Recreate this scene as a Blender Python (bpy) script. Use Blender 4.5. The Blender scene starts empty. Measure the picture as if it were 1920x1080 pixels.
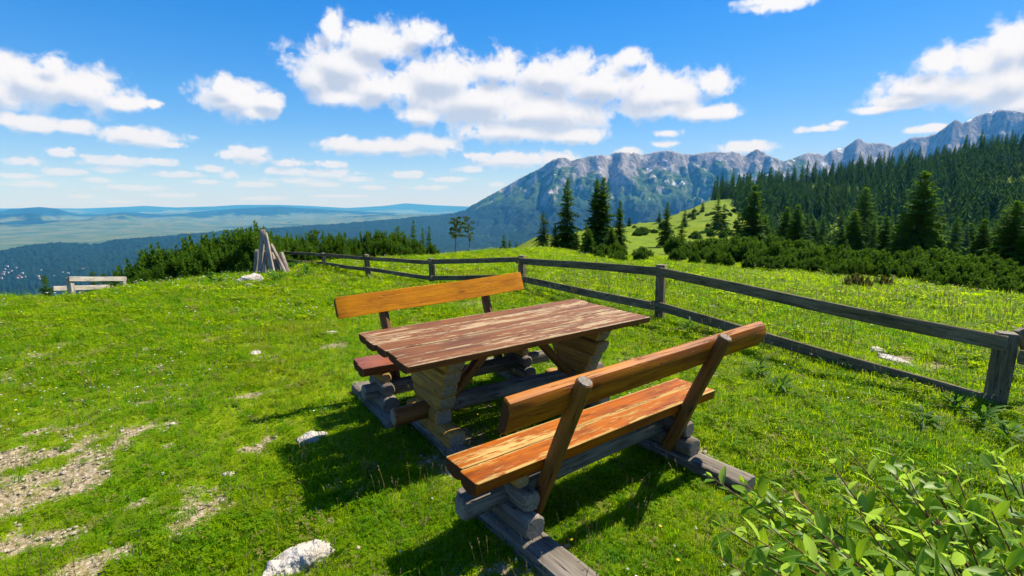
import bpy, math, random
import numpy as np
from mathutils import Matrix, Vector, Euler

random.seed(7)
SC = bpy.context.scene
COL = SC.collection
PI = math.pi

# ------------------------------------------------------------------ camera
CAM_H, FPX, HOR = 1.65, 930.0, 385.0
PITCH = math.atan((540 - HOR) / FPX)
cam = bpy.data.cameras.new('camera')
cam.lens = FPX / 1920 * 36
cam.sensor_width = 36
cam.clip_start, cam.clip_end = 0.05, 90000
camo = bpy.data.objects.new('camera', cam)
COL.objects.link(camo)
camo.location = (0, 0, CAM_H)
camo.rotation_euler = (PI / 2 - PITCH, 0, 0)
SC.camera = camo

# ------------------------------------------------------------------ render settings
SC.render.engine = 'CYCLES'
cy = SC.cycles
cy.use_denoising = True
cy.max_bounces = 6
cy.diffuse_bounces = 3
cy.glossy_bounces = 2
cy.transmission_bounces = 4
cy.transparent_max_bounces = 8
cy.volume_bounces = 0
cy.caustics_reflective = False
cy.caustics_refractive = False
SC.view_settings.view_transform = 'Standard'
SC.view_settings.look = 'None'
SC.view_settings.exposure = 0.95
SC.view_settings.gamma = 1.0
SC.view_settings.use_curve_mapping = False

SUN_AZ, SUN_EL = math.radians(55), math.radians(50)      # azimuth from +Y towards +X
SUN_DIR = Vector((math.sin(SUN_AZ) * math.cos(SUN_EL), math.cos(SUN_AZ) * math.cos(SUN_EL), math.sin(SUN_EL)))
sun = bpy.data.lights.new('sun', 'SUN')
sun.energy = 5.0
sun.angle = math.radians(0.53)
sun.color = (1.0, 0.95, 0.86)
suno = bpy.data.objects.new('sun', sun)
COL.objects.link(suno)
suno.rotation_euler = (-SUN_DIR).to_track_quat('-Z', 'Y').to_euler()


# ------------------------------------------------------------------ geometry of views
_fw = np.array([0, math.cos(PITCH), -math.sin(PITCH)])
_up = np.array([0, math.sin(PITCH), math.cos(PITCH)])


def ray(px, py):
    return np.array([(px - 960) / FPX, 0, 0]) - (py - 540) / FPX * _up + _fw


def azel(px, py):
    d = ray(px, py)
    return math.atan2(d[0], d[1]), math.atan2(d[2], math.hypot(d[0], d[1]))


# ------------------------------------------------------------------ node helpers
class NT:
    """A short way to write node trees."""

    def __init__(self, tree):
        self.t = tree

    def n(self, typ, ins=None, **kw):
        nd = self.t.nodes.new(typ)
        for k, v in kw.items():
            setattr(nd, k, v)
        for k, v in (ins or {}).items():
            self.set(nd.inputs[k], v)
        return nd

    def set(self, sock, v):
        if isinstance(v, bpy.types.NodeSocket):
            self.t.links.new(v, sock)
        elif isinstance(v, bpy.types.Node):
            self.t.links.new(v.outputs[0], sock)
        else:
            if sock.type == 'RGBA' and len(v) == 3:
                v = (*v, 1)
            sock.default_value = v

    def m(self, op, a, b=0.0, c=0.0, clamp=False):
        nd = self.t.nodes.new('ShaderNodeMath')
        nd.operation = op
        nd.use_clamp = clamp
        self.set(nd.inputs[0], a)
        self.set(nd.inputs[1], b)
        if op in ('MULTIPLY_ADD', 'SMOOTH_MIN', 'SMOOTH_MAX', 'COMPARE'):
            self.set(nd.inputs[2], c)
        return nd.outputs[0]

    def v(self, op, a, b=None, c=None, scale=None):
        nd = self.t.nodes.new('ShaderNodeVectorMath')
        nd.operation = op
        self.set(nd.inputs[0], a)
        if b is not None:
            self.set(nd.inputs[1], b)
        if c is not None:
            self.set(nd.inputs[2], c)
        if scale is not None:
            self.set(nd.inputs[3], scale)
        return nd.outputs[1] if op in ('LENGTH', 'DOT_PRODUCT', 'DISTANCE') else nd.outputs[0]

    def mix(self, f, a, b, mode='MIX'):
        nd = self.t.nodes.new('ShaderNodeMix')
        nd.data_type = 'RGBA'
        nd.blend_type = mode
        self.set(nd.inputs[0], f)
        self.set(nd.inputs[6], a)
        self.set(nd.inputs[7], b)
        return nd.outputs[2]

    def ss(self, x, lo, hi, a=0.0, b=1.0):
        nd = self.t.nodes.new('ShaderNodeMapRange')
        nd.interpolation_type = 'SMOOTHSTEP'
        for i, q in enumerate((x, lo, hi, a, b)):
            self.set(nd.inputs[i], q)
        return nd.outputs[0]

    def noise(self, vec, scale, detail=4.0, rough=0.55, dist=0.0):
        nd = self.n('ShaderNodeTexNoise', {'Vector': vec, 'Scale': scale, 'Detail': detail, 'Roughness': rough, 'Distortion': dist})
        return nd.outputs[0]

    def scaled(self, vec, s):
        return self.v('MULTIPLY', vec, s)


def material(name):
    m = bpy.data.materials.new(name)
    m.use_nodes = True
    m.node_tree.nodes.clear()
    t = NT(m.node_tree)
    out = t.n('ShaderNodeOutputMaterial')
    return m, t, out


def bsdf(t, out, color, rough=0.8, spec=0.3, bump=None, bstr=0.3, bdist=0.01, transl=None, tcol=None, coat=0.0):
    b = t.n('ShaderNodeBsdfPrincipled', {'Base Color': color, 'Roughness': rough, 'Specular IOR Level': spec})
    if coat:
        b.inputs['Coat Weight'].default_value = coat
        b.inputs['Coat Roughness'].default_value = 0.25
    if bump is not None:
        bp = t.n('ShaderNodeBump', {'Height': bump, 'Strength': bstr, 'Distance': bdist})
        t.set(b.inputs['Normal'], bp.outputs[0])
    if transl:
        tr = t.n('ShaderNodeBsdfTranslucent', {'Color': tcol if tcol is not None else color})
        mx = t.n('ShaderNodeMixShader', {0: transl, 1: b.outputs[0], 2: tr.outputs[0]})
        t.set(out.inputs[0], mx.outputs[0])
    else:
        t.set(out.inputs[0], b.outputs[0])
    return b


# ------------------------------------------------------------------ world: sky with summer clouds
world = bpy.data.worlds.new('World')
SC.world = world
world.use_nodes = True
world.cycles.sampling_method = 'MANUAL'
world.cycles.sample_map_resolution = 512
wt = world.node_tree
wt.nodes.clear()
W = NT(wt)
wout = W.n('ShaderNodeOutputWorld')
sky = W.n('ShaderNodeTexSky')
sky.sky_type = 'NISHITA'
sky.sun_disc = False
sky.sun_elevation = SUN_EL
sky.sun_rotation = SUN_AZ
sky.altitude = 1700
sky.air_density = 1.0
sky.dust_density = 0.2
sky.ozone_density = 4.0
SKY_STRENGTH = 0.12
SHOULDER = (0.20, 0.17, 0.115)
SKY_GAIN = (0.96, 0.93, 1.16)
# every cloud as a few overlapping puffs: centre and half sizes, in 1/930 radian steps of bearing and height
PUFFS = [
    (60, 150, 105, 50), (150, 165, 105, 45), (225, 192, 60, 20), (292, 196, 22, 11), (0, 172, 65, 38), (95, 118, 50, 24),
    (60, 233, 65, 18), (130, 236, 52, 16), (14, 222, 26, 18),
    (268, 258, 82, 20), (322, 271, 36, 9), (245, 248, 42, 14),
    (445, 185, 75, 36), (500, 186, 40, 22), (425, 164, 46, 26), (472, 210, 38, 15),
    (625, 55, 22, 38), (640, 120, 92, 58), (705, 80, 88, 44), (795, 62, 52, 30), (650, 182, 90, 22), (595, 145, 48, 44),
    (720, 165, 115, 42), (830, 145, 92, 48), (935, 128, 60, 38), (900, 190, 150, 46), (1040, 140, 90, 42), (1185, 110, 38, 23),
    (1130, 160, 115, 44), (1000, 212, 160, 40), (1250, 178, 105, 38), (1340, 158, 48, 32), (1322, 211, 82, 18),
    (1250, 203, 100, 24), (1080, 255, 62, 18), (960, 246, 120, 26), (790, 216, 52, 20),
    (640, 272, 55, 19), (760, 276, 100, 18), (800, 270, 60, 20), (692, 276, 60, 17),
    (960, 300, 100, 18), (900, 293, 40, 11), (1040, 298, 52, 17),
    (1242, 270, 36, 9), (1400, 276, 72, 15), (1540, 241, 50, 10), (1568, 232, 25, 7),
    (1905, 88, 80, 52), (1830, 118, 100, 44), (1762, 118, 58, 36), (1740, 160, 95, 33), (1850, 170, 125, 38), (1700, 188, 85, 18), (1900, 150, 120, 66), (1810, 160, 110, 46), (1960, 80, 90, 62),
    (1640, 206, 58, 10), (1920, 190, 70, 30), (2000, 140, 100, 60),
    (1470, 4, 92, 19), (1430, 0, 60, 14), (1520, -6, 60, 13), (1750, 240, 52, 9),
    (115, 285, 36, 8), (40, 302, 42, 10), (225, 302, 75, 13), (300, 303, 42, 9), (470, 290, 46, 20), (430, 290, 30, 11),
    (540, 305, 42, 9), (615, 308, 42, 9), (620, 326, 72, 12), (550, 322, 52, 8), (510, 320, 17, 8), (430, 328, 26, 7),
    (335, 327, 62, 6), (760, 328, 42, 7), (850, 336, 60, 5), (700, 352, 42, 4), (390, 341, 42, 4), (180, 337, 36, 4),
    (60, 345, 80, 6), (250, 352, 90, 5), (480, 346, 60, 5), (600, 345, 70, 6), (660, 336, 50, 6), (800, 352, 70, 4), (120, 322, 60, 6), (210, 318, 50, 6), (400, 316, 40, 6), (560, 338, 70, 6), (880, 318, 50, 7), (500, 372, 60, 3), (640, 368, 70, 3), (220, 378, 60, 2.5), (1250, 250, 40, 8), (1180, 285, 40, 8), (1800, 240, 60, 8),
    (320, 366, 62, 4), (150, 368, 42, 3), (930, 346, 20, 5), (30, 330, 60, 5),
]
tc = W.n('ShaderNodeTexCoord')
dirv = W.v('NORMALIZE', tc.outputs['Generated'])
sep = W.n('ShaderNodeSeparateXYZ', {0: dirv})
az_ = W.m('ARCTAN2', sep.outputs[0], sep.outputs[1])
el_ = W.m('ARCSINE', sep.outputs[2])
uv = W.n('ShaderNodeCombineXYZ', {0: az_, 1: el_}).outputs[0]

grp = bpy.data.node_groups.new('cloud_puffs', 'ShaderNodeTree')
grp.interface.new_socket('P', in_out='INPUT', socket_type='NodeSocketVector')
grp.interface.new_socket('D', in_out='OUTPUT', socket_type='NodeSocketFloat')
G = NT(grp)
gi = grp.nodes.new('NodeGroupInput')
go = grp.nodes.new('NodeGroupOutput')
last = None
for (cx, cyy, rx, ry) in PUFFS:
    a0, e0 = azel(cx, cyy)
    a1, _ = azel(cx + rx, cyy)
    _, e1 = azel(cx, cyy - ry)
    gr_ = 1.35 if ry < 9 and rx > 25 else 1.17 if ry > 28 else 1.08 if ry > 15 else 1.0
    sx, sy = 1 / max(1e-4, abs(a1 - a0) * (0.8 if gr_ == 1.35 else gr_)), 1 / max(1e-4, abs(e1 - e0) * gr_)
    q = G.v('MULTIPLY_ADD', gi.outputs[0], (sx, sy, 0), (-a0 * sx, -e0 * sy, 0))
    ln = G.v('LENGTH', q)
    last = ln if last is None else G.m('SMOOTH_MIN', last, ln, 0.18)
G.set(go.inputs[0], G.m('SUBTRACT', 1.0, last))


def cloud_density(dv, p):
    """puffs broken up by noise; beyond the puffs' part of the sky the same kind of clouds go on"""
    g = wt.nodes.new('ShaderNodeGroup')
    g.node_tree = grp
    W.set(g.inputs[0], p)
    s = W.n('ShaderNodeSeparateXYZ', {0: p})
    # clouds near the horizon stand farther away: smaller texture
    lowf = W.ss(s.outputs[1], 0.16, 0.06)
    big = W.noise(dv, 9.0, 3.0, 0.5)
    fine = W.mix(lowf, W.noise(dv, 24.0, 10.0, 0.64, 0.3), W.noise(W.scaled(dv, (1, 1, 1.5)), 70.0, 7.0, 0.60, 0.2))
    wob = W.v('ADD', dv, W.n('ShaderNodeCombineXYZ', {0: W.m('MULTIPLY', fine, 0.03), 1: W.m('MULTIPLY', big, 0.03), 2: W.m('MULTIPLY', fine, 0.02)}).outputs[0])
    billow = W.n('ShaderNodeTexVoronoi', {'Vector': wob, 'Scale': 30.0, 'Detail': 3.0, 'Roughness': 0.6}, feature='SMOOTH_F1')
    far = W.ss(W.m('ABSOLUTE', s.outputs[0]), 0.86, 1.0)
    far = W.m('MAXIMUM', far, W.ss(s.outputs[1], 0.46, 0.6))
    wide = W.m('MULTIPLY_ADD', W.noise(W.scaled(dv, (1, 1, 1.9)), 3.2, 3.0, 0.5), 5.0, -3.0)
    wide = W.m('MULTIPLY_ADD', W.m('SUBTRACT', 1.0, far), -4.0, wide)
    base = W.m('MAXIMUM', g.outputs[0], wide)
    d = W.m('MULTIPLY_ADD', W.m('SUBTRACT', fine, 0.43), 1.9, base)
    d = W.m('MULTIPLY_ADD', W.m('SUBTRACT', big, 0.46), 0.55, d)
    return W.m('MULTIPLY_ADD', W.m('SUBTRACT', 0.52, billow.outputs[0]), 0.45, d)


dA = cloud_density(dirv, uv)
stp = W.m('MULTIPLY_ADD', W.m('MAXIMUM', el_, 0.0), 0.085, 0.006)
dB = cloud_density(dirv, W.v('ADD', uv, W.n('ShaderNodeCombineXYZ', {0: W.m('MULTIPLY', stp, 0.5), 1: stp}).outputs[0]))
alpha = W.ss(dA, -0.10, 0.52)
shade = W.m('MULTIPLY', W.ss(dB, 0.15, 0.90), W.ss(W.m('SUBTRACT', dA, dB), 0.50, -0.30))
lit = W.m('MULTIPLY_ADD', shade, -0.95, 1.0, clamp=True)
cloudcol = W.mix(lit, (0.265, 0.29, 0.36), (0.50, 0.506, 0.52))
cloudcol = W.mix(W.ss(el_, 0.17, 0.03, 0.0, 0.55), cloudcol, (0.35, 0.385, 0.46))
low = W.ss(el_, 0.0, 0.10)
alpha = W.m('MULTIPLY', alpha, W.m('MULTIPLY_ADD', low, 0.30, 0.70))
skycol = W.n('ShaderNodeHueSaturation', {'Hue': 0.512, 'Saturation': 1.38, 'Value': 1.0, 'Color': sky.outputs[0]}).outputs[0]
# the camera's soft shoulder keeps the bright horizon sky from washing out
den = W.v('MULTIPLY_ADD', skycol, SHOULDER, (1, 1, 1))
skycol = W.v('DIVIDE', W.scaled(skycol, SKY_GAIN), den)
bg1 = W.n('ShaderNodeBackground', {0: skycol, 1: SKY_STRENGTH})
bg2 = W.n('ShaderNodeBackground', {0: cloudcol, 1: 1.0})
W.set(wout.inputs[0], W.n('ShaderNodeMixShader', {0: alpha, 1: bg1.outputs[0], 2: bg2.outputs[0]}).outputs[0])


# ------------------------------------------------------------------ numpy noise
def _hash(ix, iy, seed):
    n = (ix.astype(np.int64) * 374761393 + iy.astype(np.int64) * 668265263 + seed * 974634777) & 0xFFFFFFFF
    n = ((n ^ (n >> 13)) * 1274126177) & 0xFFFFFFFF
    n = n ^ (n >> 16)
    return (n & 0xFFFFFF) / float(0xFFFFFF)


def vnoise(x, y, seed=0):
    x, y = np.broadcast_arrays(np.asarray(x, float), np.asarray(y, float))
    ix, iy = np.floor(x), np.floor(y)
    fx, fy = x - ix, y - iy
    fx = fx * fx * fx * (fx * (fx * 6 - 15) + 10)
    fy = fy * fy * fy * (fy * (fy * 6 - 15) + 10)
    a = _hash(ix, iy, seed); b = _hash(ix + 1, iy, seed)
    c = _hash(ix, iy + 1, seed); d = _hash(ix + 1, iy + 1, seed)
    return (a + (b - a) * fx) * (1 - fy) + (c + (d - c) * fx) * fy


def fbm(x, y, octv=4, seed=0, gain=0.5):
    s, a, t = 0.0, 1.0, 0.0
    for o in range(octv):
        s = s + a * vnoise(np.asarray(x) * 2 ** o, np.asarray(y) * 2 ** o, seed + o * 17)
        t += a
        a *= gain
    return s / t


def ridged(x, y, octv=4, seed=0, gain=0.5):
    s, a, t = 0.0, 1.0, 0.0
    for o in range(octv):
        s = s + a * (1 - np.abs(2 * vnoise(np.asarray(x) * 2 ** o, np.asarray(y) * 2 ** o, seed + o * 31) - 1))
        t += a
        a *= gain
    return s / t


def sstep(x, a, b):
    t = np.clip((np.asarray(x, float) - a) / (b - a), 0, 1)
    return t * t * (3 - 2 * t)


# ------------------------------------------------------------------ mesh helpers
def link(name, mesh, parent=None, mat=None):
    o = bpy.data.objects.new(name, mesh)
    COL.objects.link(o)
    if parent is not None:
        o.parent = parent
    if mat is not None:
        if parent is not None:
            o.matrix_basis = parent_inv(parent) @ mat
        else:
            o.matrix_basis = mat
    return o


def parent_inv(p):
    m = p.matrix_basis.copy()
    while p.parent is not None:
        p = p.parent
        m = p.matrix_basis @ m
    return m.inverted()


def tag(o, label=None, cat=None, group=None, kind=None):
    for k, v in (('label', label), ('category', cat), ('group', group), ('kind', kind)):
        if v:
            o[k] = v
    return o


def empty(name, loc=(0, 0, 0), rz=0.0, tilt=(0, 0)):
    o = bpy.data.objects.new(name, None)
    COL.objects.link(o)
    o.empty_display_size = 0.2
    o.matrix_basis = Matrix.Translation(loc) @ Euler((tilt[0], tilt[1], rz)).to_matrix().to_4x4()
    return o


def npmesh(name, verts, faces, mats, smooth=True, mi=None):
    """verts (n,3), faces: list of lists or (m,k) array"""
    me = bpy.data.meshes.new(name)
    if isinstance(faces, np.ndarray):
        k = faces.shape[1]
        me.vertices.add(len(verts))
        me.vertices.foreach_set('co', np.asarray(verts, np.float32).ravel())
        me.loops.add(faces.size)
        me.loops.foreach_set('vertex_index', faces.astype(np.int32).ravel())
        me.polygons.add(len(faces))
        me.polygons.foreach_set('loop_start', np.arange(0, faces.size, k, dtype=np.int32))
        me.update(calc_edges=True)
    else:
        me.from_pydata([tuple(v) for v in verts], [], faces)
    for m in mats:
        me.materials.append(m)
    if mi is not None:
        me.polygons.foreach_set('material_index', np.asarray(mi, np.int32))
    me.polygons.foreach_set('use_smooth', np.full(len(me.polygons), smooth, dtype=bool))
    me.update()
    return me


class MB:
    def __init__(self):
        self.v, self.f, self.mi = [], [], []

    def add(self, vs, fs, mi=0):
        b = len(self.v)
        self.v.extend(tuple(p) for p in vs)
        for f in fs:
            self.f.append([b + i for i in f])
            self.mi.append(mi)

    def tube(self, pts, rad, n=6, mi=0, cap=True):
        pts = [Vector(p) for p in pts]
        rings = []
        for i, p in enumerate(pts):
            d = (pts[min(i + 1, len(pts) - 1)] - pts[max(i - 1, 0)]).normalized()
            a = d.cross(Vector((0, 0, 1)))
            if a.length < 1e-3:
                a = Vector((1, 0, 0))
            a.normalize()
            b = d.cross(a)
            rings.append([p + (a * math.cos(2 * PI * k / n) + b * math.sin(2 * PI * k / n)) * rad[i] for k in range(n)])
        vs = [q for r in rings for q in r]
        fs = []
        for i in range(len(pts) - 1):
            for k in range(n):
                fs.append([i * n + k, i * n + (k + 1) % n, (i + 1) * n + (k + 1) % n, (i + 1) * n + k])
        if cap:
            fs.append(list(range(n))[::-1])
            fs.append([(len(pts) - 1) * n + k for k in range(n)])
        self.add(vs, fs, mi)

    def mesh(self, name, mats, smooth=False):
        return npmesh(name, self.v, self.f, mats, smooth, self.mi)


def sweep(name, prof, L, mats, nseg=10, wob=0.004, taper=(1, 1), bev=0.006, seed=0, endcut=(0, 0)):
    """a beam along local X: profile (y, z) points, wobbling a little along its length, bevelled ends; slot 1 is the end grain"""
    rnd = random.Random(seed)
    n = len(prof)
    cyc = sum(p[0] for p in prof) / n
    czc = sum(p[1] for p in prof) / n
    xs = [0, bev] + [bev + (L - 2 * bev) * i / nseg for i in range(1, nseg)] + [L - bev, L]
    ph = [rnd.uniform(0, 6.28) for _ in range(6)]
    vs, fs, mi = [], [], []
    prj = [[rnd.uniform(-1, 1) for _ in range(n)] for _ in range(3)]
    for i, x in enumerate(xs):
        t = x / L
        s = taper[0] + (taper[1] - taper[0]) * t
        oy = wob * (math.sin(t * 3.1 + ph[0]) + 0.5 * math.sin(t * 9 + ph[1]))
        oz = wob * (math.sin(t * 2.7 + ph[2]) + 0.5 * math.sin(t * 8 + ph[3]))
        ends = i in (0, len(xs) - 1)
        for k, (y, z) in enumerate(prof):
            q = s * (1 + wob * 2.2 * (prj[0][k] * math.sin(t * 5 + ph[4]) + prj[1][k] * math.cos(t * 11 + ph[5])))
            if ends:
                w = math.hypot(y - cyc, z - czc)
                q *= max(0.5, 1 - bev / max(w, 1e-4))
            cut = 0.0
            if i <= 1:
                cut = endcut[0] * (z - czc)
            elif i >= len(xs) - 2:
                cut = endcut[1] * (z - czc)
            vs.append((x - L / 2 + cut, cyc + (y - cyc) * q + oy, czc + (z - czc) * q + oz))
    for i in range(len(xs) - 1):
        for k in range(n):
            fs.append([i * n + k, i * n + (k + 1) % n, (i + 1) * n + (k + 1) % n, (i + 1) * n + k])
            mi.append(0)
    for base, rev in ((0, True), ((len(xs) - 1) * n, False)):
        c = len(vs)
        vs.append((vs[base][0], cyc, czc))
        for k in range(n):
            a, b = base + k, base + (k + 1) % n
            fs.append([c, b, a] if rev else [c, a, b])
            mi.append(1)
    me = npmesh(name, vs, fs, mats, True, mi)
    # flat end caps, and sharp long edges where the profile turns hard
    sm = np.ones(len(fs), bool)
    sm[np.asarray(mi) == 1] = False
    me.polygons.foreach_set('use_smooth', sm)
    try:
        me.set_sharp_from_angle(angle=math.radians(38))
    except Exception:
        pass
    return me


def p_round(r, n=14, flat=0.0, seed=0):
    rnd = random.Random(seed)
    out = []
    for k in range(n):
        a = 2 * PI * k / n
        rr = r * rnd.uniform(0.95, 1.05)
        y, z = rr * math.cos(a), rr * math.sin(a)
        if flat:
            z = max(-flat * r, min(flat * r, z))
        out.append((y, z))
    return out


def p_half(w, h, n=7, lip=0.012):
    """half log, flat side up at z=0"""
    out = [(-w / 2 + 0.004, 0), (-w / 2, -0.004), (-w / 2, -lip)]
    for k in range(1, n):
        a = PI * k / n
        out.append((-w / 2 * math.cos(a), -lip - (h - lip) * math.sin(a) ** 0.75))
    out += [(w / 2, -lip), (w / 2, -0.004), (w / 2 - 0.004, 0)]
    return out[::-1][::-1]


def p_box(w, h, b=0.006):
    return [(-w / 2 + b, -h / 2), (w / 2 - b, -h / 2), (w / 2, -h / 2 + b), (w / 2, h / 2 - b), (w / 2 - b, h / 2),
            (-w / 2 + b, h / 2), (-w / 2, h / 2 - b), (-w / 2, -h / 2 + b)]


def frame_between(a, b, up=(0, 0, 1)):
    a, b = Vector(a), Vector(b)
    x = (b - a).normalized()
    z = Vector(up)
    y = z.cross(x).normalized()
    z = x.cross(y)
    m = Matrix((x, y, z)).transposed().to_4x4()
    m.translation = (a + b) / 2
    return m, (b - a).length


# ------------------------------------------------------------------ terrain
def px_of_az(az):
    return 960 + FPX * np.tan(np.clip(az, -1.35, 1.35)) * math.cos(PITCH)


_CR_PX = [-900, 0, 130, 240, 480, 608, 830, 1000, 1150]
_CR_R = [12.8, 13.2, 11.9, 12.6, 13.8, 15.2, 17.2, 19.3, 22.0]
_SL_PX = [-900, 0, 480, 700, 860, 1000, 1150]
_SL = [0.30, 0.30, 0.24, 0.20, 0.16, 0.07, 0.05]
_HL = [(900, 472), (967, 450), (1174, 421), (1230, 416), (1280, 399), (1317, 383), (1352, 371), (1450, 352), (1600, 328), (1750, 302), (1920, 278), (2100, 262), (2600, 250)]
_HR = [(900, 110), (967, 130), (1174, 165), (1230, 185), (1280, 235), (1352, 330), (1450, 380), (1600, 430), (2600, 470)]
_HAZ = [azel(*p)[0] for p in _HL]
_HEL = [azel(*p)[1] for p in _HL]
_HRAZ = [azel(p[0], 400)[0] for p in _HR]


def hill_ridge(az):
    R = np.interp(az, _HRAZ, [p[1] for p in _HR])
    el = np.interp(az, _HAZ, _HEL)
    return R, CAM_H + R * np.tan(el)


def ground_z(x, y, detail=True):
    x, y = np.asarray(x, float), np.asarray(y, float)
    r = np.hypot(x, y)
    az = np.arctan2(x, y)
    px = px_of_az(az)
    rc = np.interp(px, _CR_PX, _CR_R)
    sl = np.interp(px, _SL_PX, _SL)
    over = np.maximum(0, r - rc)
    fall = sl * over * np.minimum(1, 0.35 + over / 14)
    left = -fall - 0.012 * np.clip(r - 6, 0, 12)
    # right: gentle meadow, then the hillside
    R, zr = hill_ridge(az)
    dip = sstep(px, 1335, 1440)
    plain = -0.05 * np.clip(r - 9, 0, 75) - 0.012 * np.clip(r - 6, 0, 12) - dip * (0.035 * np.clip(r - 40, 0, 44) + 0.085 * np.clip(r - 84, 0, 90))
    r1 = 84 + dip * 80
    t = np.clip((r - r1) / np.maximum(R - r1, 1), 0, 1)
    hill = plain + (zr - plain) * t ** 1.25 - np.maximum(0, r - R) * 0.55
    w = sstep(px, 930, 1180)
    behind = sstep(np.abs(az), 1.2, 1.45)
    z = left * (1 - w) + hill * w
    z = z * (1 - behind) + (-0.03 * np.maximum(0, r - 12)) * behind
    if detail:
        z = z + (fbm(x * 0.55, y * 0.55, 3, 5) - 0.5) * 0.16 * sstep(r, 5, 9) + (fbm(x * 1.7, y * 1.7, 3, 9) - 0.5) * 0.05
        z = z + (fbm(x * 0.06, y * 0.06, 3, 12) - 0.5) * np.clip((r - 25) * 0.035, 0, 3.0)
    return z


def on_ground(px, py, rmax=600):
    d = ray(px, py)
    ts = np.concatenate([np.linspace(0.5, 30, 1500), np.linspace(30, rmax, 3000)])
    P = np.array([0, 0, CAM_H])[None] + ts[:, None] * d[None]
    g = ground_z(P[:, 0], P[:, 1])
    below = np.nonzero(P[:, 2] <= g)[0]
    i = below[0] if len(below) else len(ts) - 1
    return Vector((P[i, 0], P[i, 1], float(g[i])))


def at_range(px, py, r):
    """the ground below the line of sight (px, py) at r metres away"""
    a, _ = azel(px, py)
    x, y = r * math.sin(a), r * math.cos(a)
    return Vector((x, y, float(ground_z(x, y))))


def height_to(px, py, p):
    """height above p that reaches the line of sight at p's distance"""
    d = ray(px, py)
    t = math.hypot(p[0], p[1]) / math.hypot(d[0], d[1])
    return CAM_H + t * d[2] - p[2]


# worn, stony places in the turf: (px, py) and half sizes in metres
BARE = [(60, 900, .75, .30), (130, 880, .8, .3), (190, 815, .55, .2), (240, 795, .35, .12), (110, 805, .25, .08), (20, 935, .5, .25),
        (200, 870, .35, .12), (60, 860, .5, .18), (390, 955, .14, .22), (365, 985, .16, .12), (440, 848, .12, .09), (640, 1060, .26, .2), (560, 1075, .3, .2),
        (100, 1010, .25, .12), (300, 935, .2, .1), (480, 985, .15, .08), (270, 755, .3, .07), (450, 745, .25, .06), (340, 845, .2, .07),
        (20, 1040, .3, .15), (160, 1065, .25, .1), (1010, 972, .10, .07), (1760, 690, .35, .16), (1690, 672, .35, .12), (1600, 660, .2, .06)]
BARE_W = []
for (bx, by, ra, rb) in BARE:
    p = on_ground(bx, by)
    BARE_W.append((p.x, p.y, ra, rb))


def bare_mask(x, y):
    x, y = np.asarray(x, float), np.asarray(y, float)
    m = np.zeros_like(x)
    for (cx, cy_, ra, rb) in BARE_W:
        dx, dy = x - cx, y - cy_
        c, s = math.cos(0.5), math.sin(0.5)
        q = ((dx * c + dy * s) / ra) ** 2 + ((-dx * s + dy * c) / rb) ** 2
        m = np.maximum(m, 1.15 - q)
    m = m + (fbm(x * 4, y * 4, 5, 41, 0.62) - 0.5) * 4.2 - 0.25
    # a scatter of small threadbare spots in the front left of the meadow
    sp = fbm(x * 1.9, y * 1.9, 4, 77) - 0.665 + 0.045 * sstep(-x, 0.3, 2.5) * (1 - sstep(y, 3.5, 7))
    return np.maximum(0.9 * sstep(m, 0.0, 1.3), sstep(sp, 0.0, 0.12) * 0.75 * (1 - sstep(x, 0.2, 1.2)))


def build_meadow():
    az = np.concatenate([np.linspace(-PI, -1.2, 50, endpoint=False), np.linspace(-1.2, 1.2, 760, endpoint=False), np.linspace(1.2, PI, 50, endpoint=False)])
    rr = np.concatenate([np.geomspace(0.35, 30, 210, endpoint=False), np.geomspace(30, 640, 90)])
    A, Rr = np.meshgrid(az, rr)
    X, Y = Rr * np.sin(A), Rr * np.cos(A)
    Z = ground_z(X, Y)
    b = bare_mask(X, Y) * (Rr < 30)
    Z = Z - 0.012 * b
    nA, nR = len(az), len(rr)
    V = np.stack([X, Y, Z], -1).reshape(-1, 3)
    i, j = np.meshgrid(np.arange(nR - 1), np.arange(nA), indexing='ij')
    j2 = (j + 1) % nA
    F = np.stack([i * nA + j, (i + 1) * nA + j, (i + 1) * nA + j2, i * nA + j2], -1).reshape(-1, 4)
    F = F[:, ::-1]
    c = len(V)
    me = npmesh('meadow', V, F, [M_GROUND], True)
    at = me.attributes.new('bare', 'FLOAT', 'POINT')
    at.data.foreach_set('value', b.ravel().astype(np.float32))
    o = link('meadow', me)
    return tag(o, kind='structure')


# ground material
M_GROUND, t, out = material('meadow_turf')
geo = t.n('ShaderNodeNewGeometry').outputs['Position']
flat = t.scaled(geo, (1, 1, 0))
bare = t.n('ShaderNodeAttribute', attribute_name='bare').outputs['Fac']
n1 = t.noise(flat, 0.9, 5, 0.6)
n2 = t.noise(flat, 14, 4, 0.65)
n3 = t.noise(flat, 0.035, 4, 0.6)
turf = t.mix(t.ss(n1, 0.35, 0.65), (0.070, 0.155, 0.001), (0.165, 0.225, 0.002))
turf = t.mix(t.ss(n2, 0.45, 0.8), turf, (0.165, 0.185, 0.010))
turf = t.mix(t.m('MULTIPLY', t.ss(n3, 0.45, 0.62), 0.6), turf, (0.150, 0.180, 0.006))
turf = t.mix(t.ss(t.noise(flat, 0.11, 5, 0.7), 0.50, 0.66, 0, 0.75), turf, (0.035, 0.085, 0.004))
gr = t.n('ShaderNodeTexVoronoi', {'Vector': flat, 'Scale': 42.0})
soil = t.mix(t.ss(t.noise(flat, 30, 5, 0.7), 0.35, 0.65), (0.17, 0.125, 0.055), (0.36, 0.30, 0.20))
soil = t.mix(t.ss(gr.outputs['Distance'], 0.1, 0.35), (0.48, 0.44, 0.36), soil)
n5 = t.noise(flat, 38, 4, 0.7)
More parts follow.
